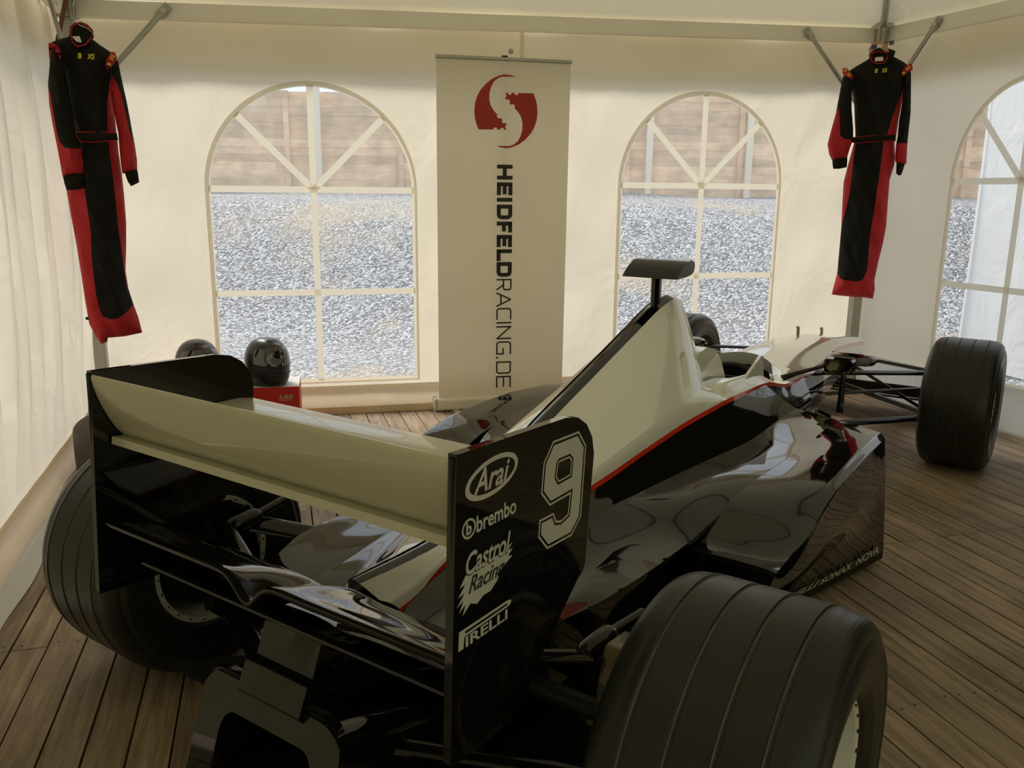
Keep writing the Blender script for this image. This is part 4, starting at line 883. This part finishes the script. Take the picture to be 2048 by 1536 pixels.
def suit(pre, label, group):
    g = lambda k: G_[pre + '_' + k]
    O, R, V = g('O'), g('R'), g('V'); zb = min(p[1] for p in g('body'))
    o = empty('racing_suit', (O[0], O[1], zb)); tag(o, label, 'racing suit', group)
    bw = ('suit_black', 'suit_red')
    inflate('suit_body', o, g('body'), O, R, V, .075, .13, bw, [g('bodyred'), g('bodyred2')], fold=.017)
    for k, dz, sd in (('L', -.075, 1.0), ('R', -.03 if pre == 'R' else -.045, 2.0)):
        sl = inflate('sleeve', o, g('sleeve' + k), O, R, V, .045, .07, bw, [g('sleeve' + k + 'red')], back=dz, fold=.015, seed=sd)
        cf = g('cuff' + k); zm_ = sum(p[1] for p in cf) / len(cf); cf = [(p[0], p[1] + (.02 if p[1] > zm_ else 0)) for p in cf]
        inflate('cuff', o, cf, O, R, V, .030, .04, back=dz, fold=.004, seed=sd, parent=sl)
        pa = inflate('shoulder_patch', o, g('patch' + k), O, R, V, .028, .03, ('suit_red',), back=dz - .028, fold=0.0, parent=sl)
    inflate('belt', o, g('belt'), O, R, V, .014, .02, back=-.082, fold=.002)
    bt = g('belt'); MB().tube([Vector((O[0], O[1], 0)) + Vector(R) * p[0] + Vector((0, 0, p[1])) - Vector(V) * .086 - o.location for p in bt + bt[:1]], .0022, 6, caps=False).build('belt_piping', 'suit_red', o)
    inflate('collar', o, g('collar'), O, R, V, .035, .05, back=-.055, fold=.002)
    # red piping round the neck opening, dark inside of the neck, label and small yellow lettering
    nk = g('neck'); c = lambda p, off: Vector((O[0], O[1], 0)) + Vector(R) * p[0] + Vector((0, 0, p[1])) - Vector(V) * off - o.location
    MB().tube([c(p, .098) for p in nk + nk[:1]], .0035, 8, caps=False).build('neck_piping', 'suit_red', o)
    flatmark('neck_lining', o, *fill2d(nk), O, R, V, .0965, 'suit_black')
    la = g('label'); flatmark('size_label', o, la, [(0, 1, 2, 3)], O, R, V, .108, 'label_white')
    p3, p2 = g('pts')[3], g('pts')[2]
    for tx, x, w in (('B', -.040, .016), ('XS', -.002, .032)):
        flatmark('chest_lettering', o, *text2d(tx, w, .024, bold=.03, shear=.2, x0=p2[0] + .02 + x, y0=p2[1] - .03 + (.006 if x > 0 else -.002)), O, R, V, .116, 'suit_yellow')
    for k, sg in (('L', -1), ('R', 1)):
        if pre == 'L' and k == 'L': continue
        P = g('patch' + k); cx = sum(p[0] for p in P) / len(P); cz = sum(p[1] for p in P) / len(P); a = sg * (.85 if pre == 'R' else 1.1)
        V2, Fc = text2d('B  XS', .052, .016, bold=.02); V2 = V2 - V2.mean(0); Rm = np.array([[math.cos(a), -math.sin(a)], [math.sin(a), math.cos(a)]]); V2 = V2 @ Rm.T + np.array([cx, cz])
        d = (.075 if k == 'L' else (.03 if pre == 'R' else .045)) + .028 + .036
        flatmark('patch_lettering', o, V2, Fc, O, R, V, d, 'suit_yellow')
    return o, c
so, cR = suit('R', 'red and black racing suit hanging from a wooden hanger in the right back corner', 'racing suits')
sl_, cL = suit('L', 'red and black racing suit hanging from a wire hanger in the left back corner', 'racing suits')
for s_, pre in ((so, 'R'), (sl_, 'L')):
    O, R, V = G_[pre + '_O'], G_[pre + '_R'], G_[pre + '_V']
    if pre == 'L':
        MB().box(cL(G_['L_cuffL'][3], .0) * 1.0 + Vector((.0, 0, -.62)), (.03, .02, .012)).build('ankle_tab', 'suit_black', s_)
# hangers
def h3(pre, p, off): return Vector((G_[pre + '_O'][0], G_[pre + '_O'][1], 0)) + Vector(G_[pre + '_R']) * p[0] + Vector((0, 0, p[1])) - Vector(G_[pre + '_V']) * off
hp = G_['R_hanger']; ho = empty('wooden_hanger', h3('R', hp[3], .08)); tag(ho, 'wooden coat hanger holding the right-hand racing suit', 'coat hanger')
hz = ho.location.copy()
MB().prism(hp, lambda s, z, d: h3('R', (s, z), .118 + d) - hz, 0, .016).build('yoke', 'hanger_wood', ho, bevel=.004)
k = G_['R_pts'][1]; top = Vector((2.262, 5.50, 2.63))
MB().tube([h3('R', k, .11) - hz, h3('R', (k[0], k[1] + .05), .11) - hz, h3('R', (k[0] + .004, k[1] + .11), .10) - hz, top - hz, top + Vector((.0, -.03, .03)) - hz], .0025, 8).build('hook', 'bare_metal', ho)
MB().add([h3('R', (k[0] + a, k[1] - .032 + b2), .1352) - hz for a, b2 in ((-.032, -.014), (-.004, -.012), (-.004, .010), (-.032, .008))], [(0, 1, 2, 3)]).build('brand_mark', 'label_blue', ho, recalc=False)
MB().add([h3('R', (k[0] + a, k[1] - .032 + b2), .1352) - hz for a, b2 in ((.0, -.010), (.028, -.008), (.028, .012), (.0, .010))], [(0, 1, 2, 3)]).build('brand_mark', 'label_white', ho, recalc=False)
k = G_['L_pts'][1]; wo_ = empty('wire_hanger', h3('L', k, .09)); tag(wo_, 'thin wire coat hanger holding the left-hand racing suit', 'coat hanger'); hz = wo_.location.copy()
a, b_ = h3('L', (k[0] - .012, k[1] - .010), .095), h3('L', (k[0] + .075, k[1] - .055), .095)
MB().tube([p - hz for p in (Vector((-1.85, 4.46, 2.57)), Vector((-1.99, 4.16, 2.36)), h3('L', (k[0], k[1] + .06), .09), h3('L', (k[0], k[1]), .095), h3('L', (k[0] + .02, k[1] - .018), .097), h3('L', (k[0] + .055, k[1] - .030), .097), b_)], .0022, 8).tube([p - hz for p in (h3('L', (k[0], k[1]), .095), h3('L', (k[0] - .016, k[1] - .012), .097), h3('L', (k[0] - .045, k[1] - .014), .097))], .0022, 8).build('wire_hook', 'bare_metal', wo_)
tag(MB().tube([(-2.10, 4.42, 2.62), (-2.22, 4.50, 2.36), (-2.36, 4.60, 2.10)], 1, 8, ell=(.022, .004)).build('hanging_strap', 'rust_strap'), 'dark reddish strap hanging in the left back corner above the suit', 'strap')

# ---- roll-up banner
BO = P0 + NB * .14; bo = empty('roll_up_banner', BO + TB * .42); tag(bo, 'tall white roll-up banner with red emblem and downward black lettering', 'banner')
bq = lambda u, z, d=0.0: BO + TB * (u - .0) + NB * d + up * z - bo.location
pan = MB().grid([[bq(.0145 + (.0035) * z / 2.13 + (.812 + .009 * z / 2.13) * s, z, .004 * math.sin(PI * s)) for s in np.linspace(0, 1, 13)] for z in np.linspace(.06, 2.13, 25)]).build('printed_panel', 'banner_film', bo)
b = MB(); R13 = Matrix.Rotation(math.radians(13), 3, 'Z'); b.box(bq(.43, .042, -.02), (.90, .10, .078), M=R13); b.build('base_cassette', 'alu_cream', bo, bevel=.016)
for s in (-.005, .865):
    e = MB(); e.box(bq(s, .042, -.02), (.030, .104, .084), M=R13); e.build('end_cap', 'rim_white', bo, bevel=.012)
for s in (.12, .74): MB().box(bq(s, .005, -.0), (.04, .30, .008), M=R13).build('foot', 'alu_grey', bo)
MB().box(bq(.4305, 2.138, 0), (.832, .022, .020), M=R13).build('top_rail', 'steel', bo, bevel=.004)
MB().tube([bq(.43, .08, -.06), bq(.43, 2.15, -.03)], .009, 10).build('support_pole', 'alu_grey', bo)
MB().box(bq(.43, 2.150, -.01), (.035, .025, .018), M=R13).build('pole_clip', 'black_satin', bo, bevel=.003)
EMB = [(0.4981,2.0394),(0.4674,2.0475),(0.4387,2.0508),(0.4172,2.0493),(0.3922,2.0424),(0.3531,2.0243),(0.3176,1.9982),(0.2856,1.964),(0.2643,1.9301),(0.2501,1.8897),(0.2437,1.8461),(0.2465,1.8027),(0.2554,1.7659),(0.2697,1.7325),(0.3613,1.7342),(0.3631,1.7451),(0.383,1.7456),(0.3838,1.7334),(0.4029,1.7338),(0.404,1.7444),(0.4235,1.7449),(0.4247,1.7337),(0.4338,1.735),(0.441,1.7402),(0.4329,1.7485),(0.4354,1.7571),(0.4437,1.7634),(0.4335,1.7757),(0.4245,1.7687),(0.411,1.7819),(0.4171,1.7912),(0.4025,1.8037),(0.3943,1.7967),(0.3798,1.8098),(0.3855,1.82),(0.3609,1.8446),(0.3429,1.8726),(0.3349,1.9024),(0.3355,1.9424),(0.3461,1.9794),(0.3638,2.0099),(0.3887,2.029),(0.4101,2.0374),(0.4388,2.0392),(0.4675,2.0392)]
EMBB = [(0.3751,1.6404),(0.4061,1.6315),(0.4353,1.6276),(0.4572,1.6287),(0.4827,1.6355),(0.5229,1.6535),(0.5594,1.6801),(0.592,1.7152),(0.6136,1.7501),(0.6278,1.7915),(0.6337,1.836),(0.63,1.8801),(0.6203,1.917),(0.6052,1.9502),(0.5124,1.9478),(0.5107,1.937),(0.4908,1.9363),(0.49,1.9483),(0.4708,1.9477),(0.4698,1.9373),(0.4504,1.9366),(0.4492,1.9476),(0.4402,1.9463),(0.433,1.9411),(0.441,1.933),(0.4385,1.9245),(0.4303,1.9182),(0.4405,1.9061),(0.4495,1.9131),(0.4629,1.9001),(0.4569,1.8909),(0.4714,1.8785),(0.4797,1.8855),(0.4943,1.8725),(0.4886,1.8622),(0.5136,1.8376),(0.5321,1.8093),(0.5405,1.7789),(0.5403,1.7379),(0.5297,1.7),(0.5117,1.6687),(0.4863,1.6493),(0.4644,1.6409),(0.4352,1.6396),(0.406,1.64)]
for L in (EMB, EMBB):
    V2, Fc = fill2d(L); MB().add([bq(u, z, .0065) for u, z in V2], Fc).build('emblem', 'ink_red', bo, recalc=False)
def glyph(c, w, th):
    a, r, m = th / 2, w - th / 2, .5; t, bt = 1 - th / 2, th / 2; k = .17 if th > .15 else .13
    D = {'H': [[(a, 0), (a, 1)], [(r, 0), (r, 1)], [(a, m), (r, m)]], 'E': [[(w, t), (a, t)], [(a, 1), (a, 0)], [(a, bt), (w, bt)], [(a, m), (w * .93, m)]], 'I': [[(w / 2, 0), (w / 2, 1)]],
         'D': [[(a, bt), (a, t), (r - k, t), (r - k * .3, t - k * .3), (r, t - k), (r, bt + k), (r - k * .3, bt + k * .3), (r - k, bt), (0, bt)]], 'F': [[(w, t), (0, t)], [(a, 1), (a, 0)], [(a, m - .03), (w * .9, m - .03)]], 'L': [[(a, 1), (a, 0)], [(0, bt), (w, bt)]],
         'R': [[(a, 0), (a, 1)], [(0, t), (r - k, t), (r - k * .3, t - k * .3), (r, t - k), (r, .46 + k), (r - k * .3, .46 + k * .3), (r - k, .46), (a, .46)], [(w * .52, .46), (r, 0)]],
         'A': [[(a * .6, 0), (w / 2, 1 - a)], [(w - a * .6, 0), (w / 2, 1 - a)], [(w * .2, .3), (w * .8, .3)]],
         'C': [[(w, t), (a + k, t), (a + k * .3, t - k * .3), (a, t - k), (a, bt + k), (a + k * .3, bt + k * .3), (a + k, bt), (w, bt)]],
         'N': [[(a, 0), (a, 1)], [(r, 0), (r, 1)], [(a, 1 - a), (r, a)]],
         'G': [[(w, t), (a + k, t), (a + k * .3, t - k * .3), (a, t - k), (a, bt + k), (a + k * .3, bt + k * .3), (a + k, bt), (r, bt), (r, .47), (w * .5, .47)]], '.': [[(0, .06), (w, .06)]]}
    return strokes(D[c], .12 if c == '.' else th)
GL = [('H', 62, 158), ('E', 175, 258), ('I', 272, 302), ('D', 318, 412), ('F', 427, 497), ('E', 512, 590), ('L', 604, 680), ('D', 686, 780), ('R', 794, 868), ('A', 880, 972), ('C', 980, 1055), ('I', 1068, 1081), ('N', 1096, 1180), ('G', 1194, 1278), ('.', 1291, 1303), ('D', 1322, 1402), ('E', 1416, 1490)]
parts_ = ([], [])
for i, (c, y0, y1) in enumerate(GL):
    V2, Fc = glyph(c, (y1 - y0) / 97.0, .26 if i < 8 else .095)
    vs = []
    for x, y in V2:
        t = (y0 + x * 97.0 - 62) / 1428; vs.append((.3835 + y * .0975, 1.530 - 1.394 * t + .08 * t * (1 - t)))
    parts_[0 if i < 8 else 1].append((vs, Fc))
for P_ in parts_:
    V2, Fc = join(*P_); MB().add([bq(u, z, .0075) for u, z in V2], Fc).build('banner_lettering', 'ink_black', bo, recalc=False)
# round grey tie-down button on the wall above the banner
tag(MB().lathe([(0, .016), (.004, .016), (.006, .010), (.012, .008), (.014, .001)], 20, c=(0, 0, 0)).build('wall_button', 'steel'), 'small round metal button on the back wall above the banner', 'button')
wb = bpy.data.objects['wall_button']; wb.location = P0 + TB * .49 + NB * .03 + up * 2.20; wb.rotation_euler = (0, 0, math.radians(13 + 180))

# ---- helmets on their red boxes
def helmet(loc, rz, label):
    o = empty('racing_helmet', loc, rz); tag(o, label, 'helmet', 'black racing helmets')
    def sh(az, t, k=1.0):   # az 0 = front (+x), t 0 bottom .. 1 top
        ph = -.98 + t * (PI / 2 + .98); c = math.cos(ph); z = .122 + (.138 if ph > 0 else .146) * math.sin(ph)
        ca = math.cos(az); rx = .142 if ca > 0 else .130; ry = .117; s = max(c, 0) ** (.80 if ph > 0 else .42)
        chin = .020 * max(0, ca) ** 2 * math.exp(-((t - .12) / .17) ** 2) - .012 * max(0, ca) ** 4 * math.exp(-((t - .50) / .10) ** 2)
        return Vector((k * (rx * s + chin) * math.cos(az), k * ry * s * math.sin(az), .133 + (z - .133) * k - .004))
    b = MB(); b.grid([[sh(a, t) for a in np.linspace(0, 2 * PI, 72, endpoint=False)] for t in np.linspace(0.0, .998, 40)], 0, True); rim = [sh(a, 0) for a in np.linspace(0, 2 * PI, 72, endpoint=False)]
    b.add(rim, [tuple(range(72))], 0); b.build('shell', 'helmet_black', o, ang=50)
    vz = lambda a: (.37 + .03 * (a / 1.2) ** 2, .685 - .05 * (a / 1.2) ** 2)
    v = MB().grid([[sh(a, vz(a)[0] + (vz(a)[1] - vz(a)[0]) * s, 1.022) for a in np.linspace(-1.25, 1.25, 40)] for s in np.linspace(0, 1, 14)]).build('visor', 'visor_dark', o)
    MB().tube([sh(a, vz(a)[0] - .012, 1.02) for a in np.linspace(-1.3, 1.3, 30)], .004, 8).build('visor_trim', 'black_satin', o)
    MB().tube([sh(a, .24 - .02 * math.cos(a * 3), 1.012) for a in np.linspace(-.7, .7, 20)], .0035, 8).build('chin_vent', 'black_gloss', o)
    for a0 in (-.42, 0, .42): MB().grid([[sh(a0 + a, t, 1.02 - .012 * abs(s)) for a in np.linspace(-.16, .16, 8)] for t, s in ((.80, 1), (.83, 0), (.87, 0), (.90, 1))]).build('top_vent', 'black_gloss', o)
    for tx, a0, w, m in (('CLUT', .14, .42, 'label_white'), ('CH', -.30, .20, 'ink_red')):
        V2, Fc = text2d(tx, w, .055, bold=.015, shear=.3); MB().add([sh(a0 + .21 - x + (0 if a0 > 0 else .03), .71 + y, 1.014) for x, y in V2], Fc).build('helmet_lettering', m, o, recalc=False)
    return o
def hbox(loc, rz, label):
    o = empty('helmet_box', loc, rz); tag(o, label, 'box', 'red helmet boxes')
    b = MB(); b.box((0, 0, .15), (.27, .34, .30), 0); b.add([(-.134, -.169, .3005), (.134, -.169, .3005), (.134, .169, .3005), (-.134, .169, .3005)], [(0, 1, 2, 3)], 1)  # pale sheet on top paints the light falling on the red carton
    b.build('carton', ['box_red', 'box_top_lit'], o, recalc=False)
    V2, Fc = text2d('LS2', .075, .020, bold=.03, shear=.3); MB().add([(.1357, .06 + x, .235 + y) for x, y in V2], Fc).build('box_lettering', 'mark_white', o, recalc=False)
    V2, Fc = text2d('HELMETS', .070, .007, bold=.01); MB().add([(.1357, .062 + x, .222 + y) for x, y in V2], Fc).build('box_lettering', 'mark_white', o, recalc=False)
    return o
BX = math.radians(-78)
bvec = Vector((math.cos(BX), math.sin(BX), 0)); bside = Vector((-bvec.y, bvec.x, 0))
c1 = Vector((-1.185, 4.545, 0)) - bvec * .135 - bside * .17
hbox(c1, BX, 'red helmet box under the right-hand helmet, small white print on its front'); helmet(c1 + up * .306 - bside * .005 + bvec * .015, BX + math.radians(38), 'shiny black full-face helmet with dark visor, beside the left back window')
c2 = c1 - bside * .37 + bvec * .02
hbox(c2, BX + .05, 'red helmet box under the left-hand helmet, hidden behind the wing endplate'); helmet(c2 + up * .306 + bvec * .01, BX + .5, 'black helmet mostly hidden behind the rear wing endplate, only its crown showing')

# ---- spare tyre lying by the left wall
st = empty('spare_tyre', (-1.80, 4.00, 0)); tag(st, 'worn brown-black spare tyre lying flat against the left wall', 'tyre')
pr = [(.02, .19), (.0, .24), (.0, .28), (.03, .325), (.07, .333), (.20, .333), (.245, .325), (.27, .29), (.272, .24), (.262, .235), (.262, .225), (.268, .22), (.25, .19), (.14, .175)]
pr = wingsec(pr, 4); V_ = MB().lathe(pr + pr[:1], 90); V_.v = [(x, z, y) for x, y, z in V_.v]; V_.build('carcass', 'rubber_old', st, ang=40)
for r_ in (.252, .272): V_ = MB().lathe([(.2735, r_ - .003), (.2755, r_), (.2735, r_ + .003)], 60); V_.v = [(x, z, y) for x, y, z in V_.v]; V_.build('sidewall_rib', 'rubber_old', st)
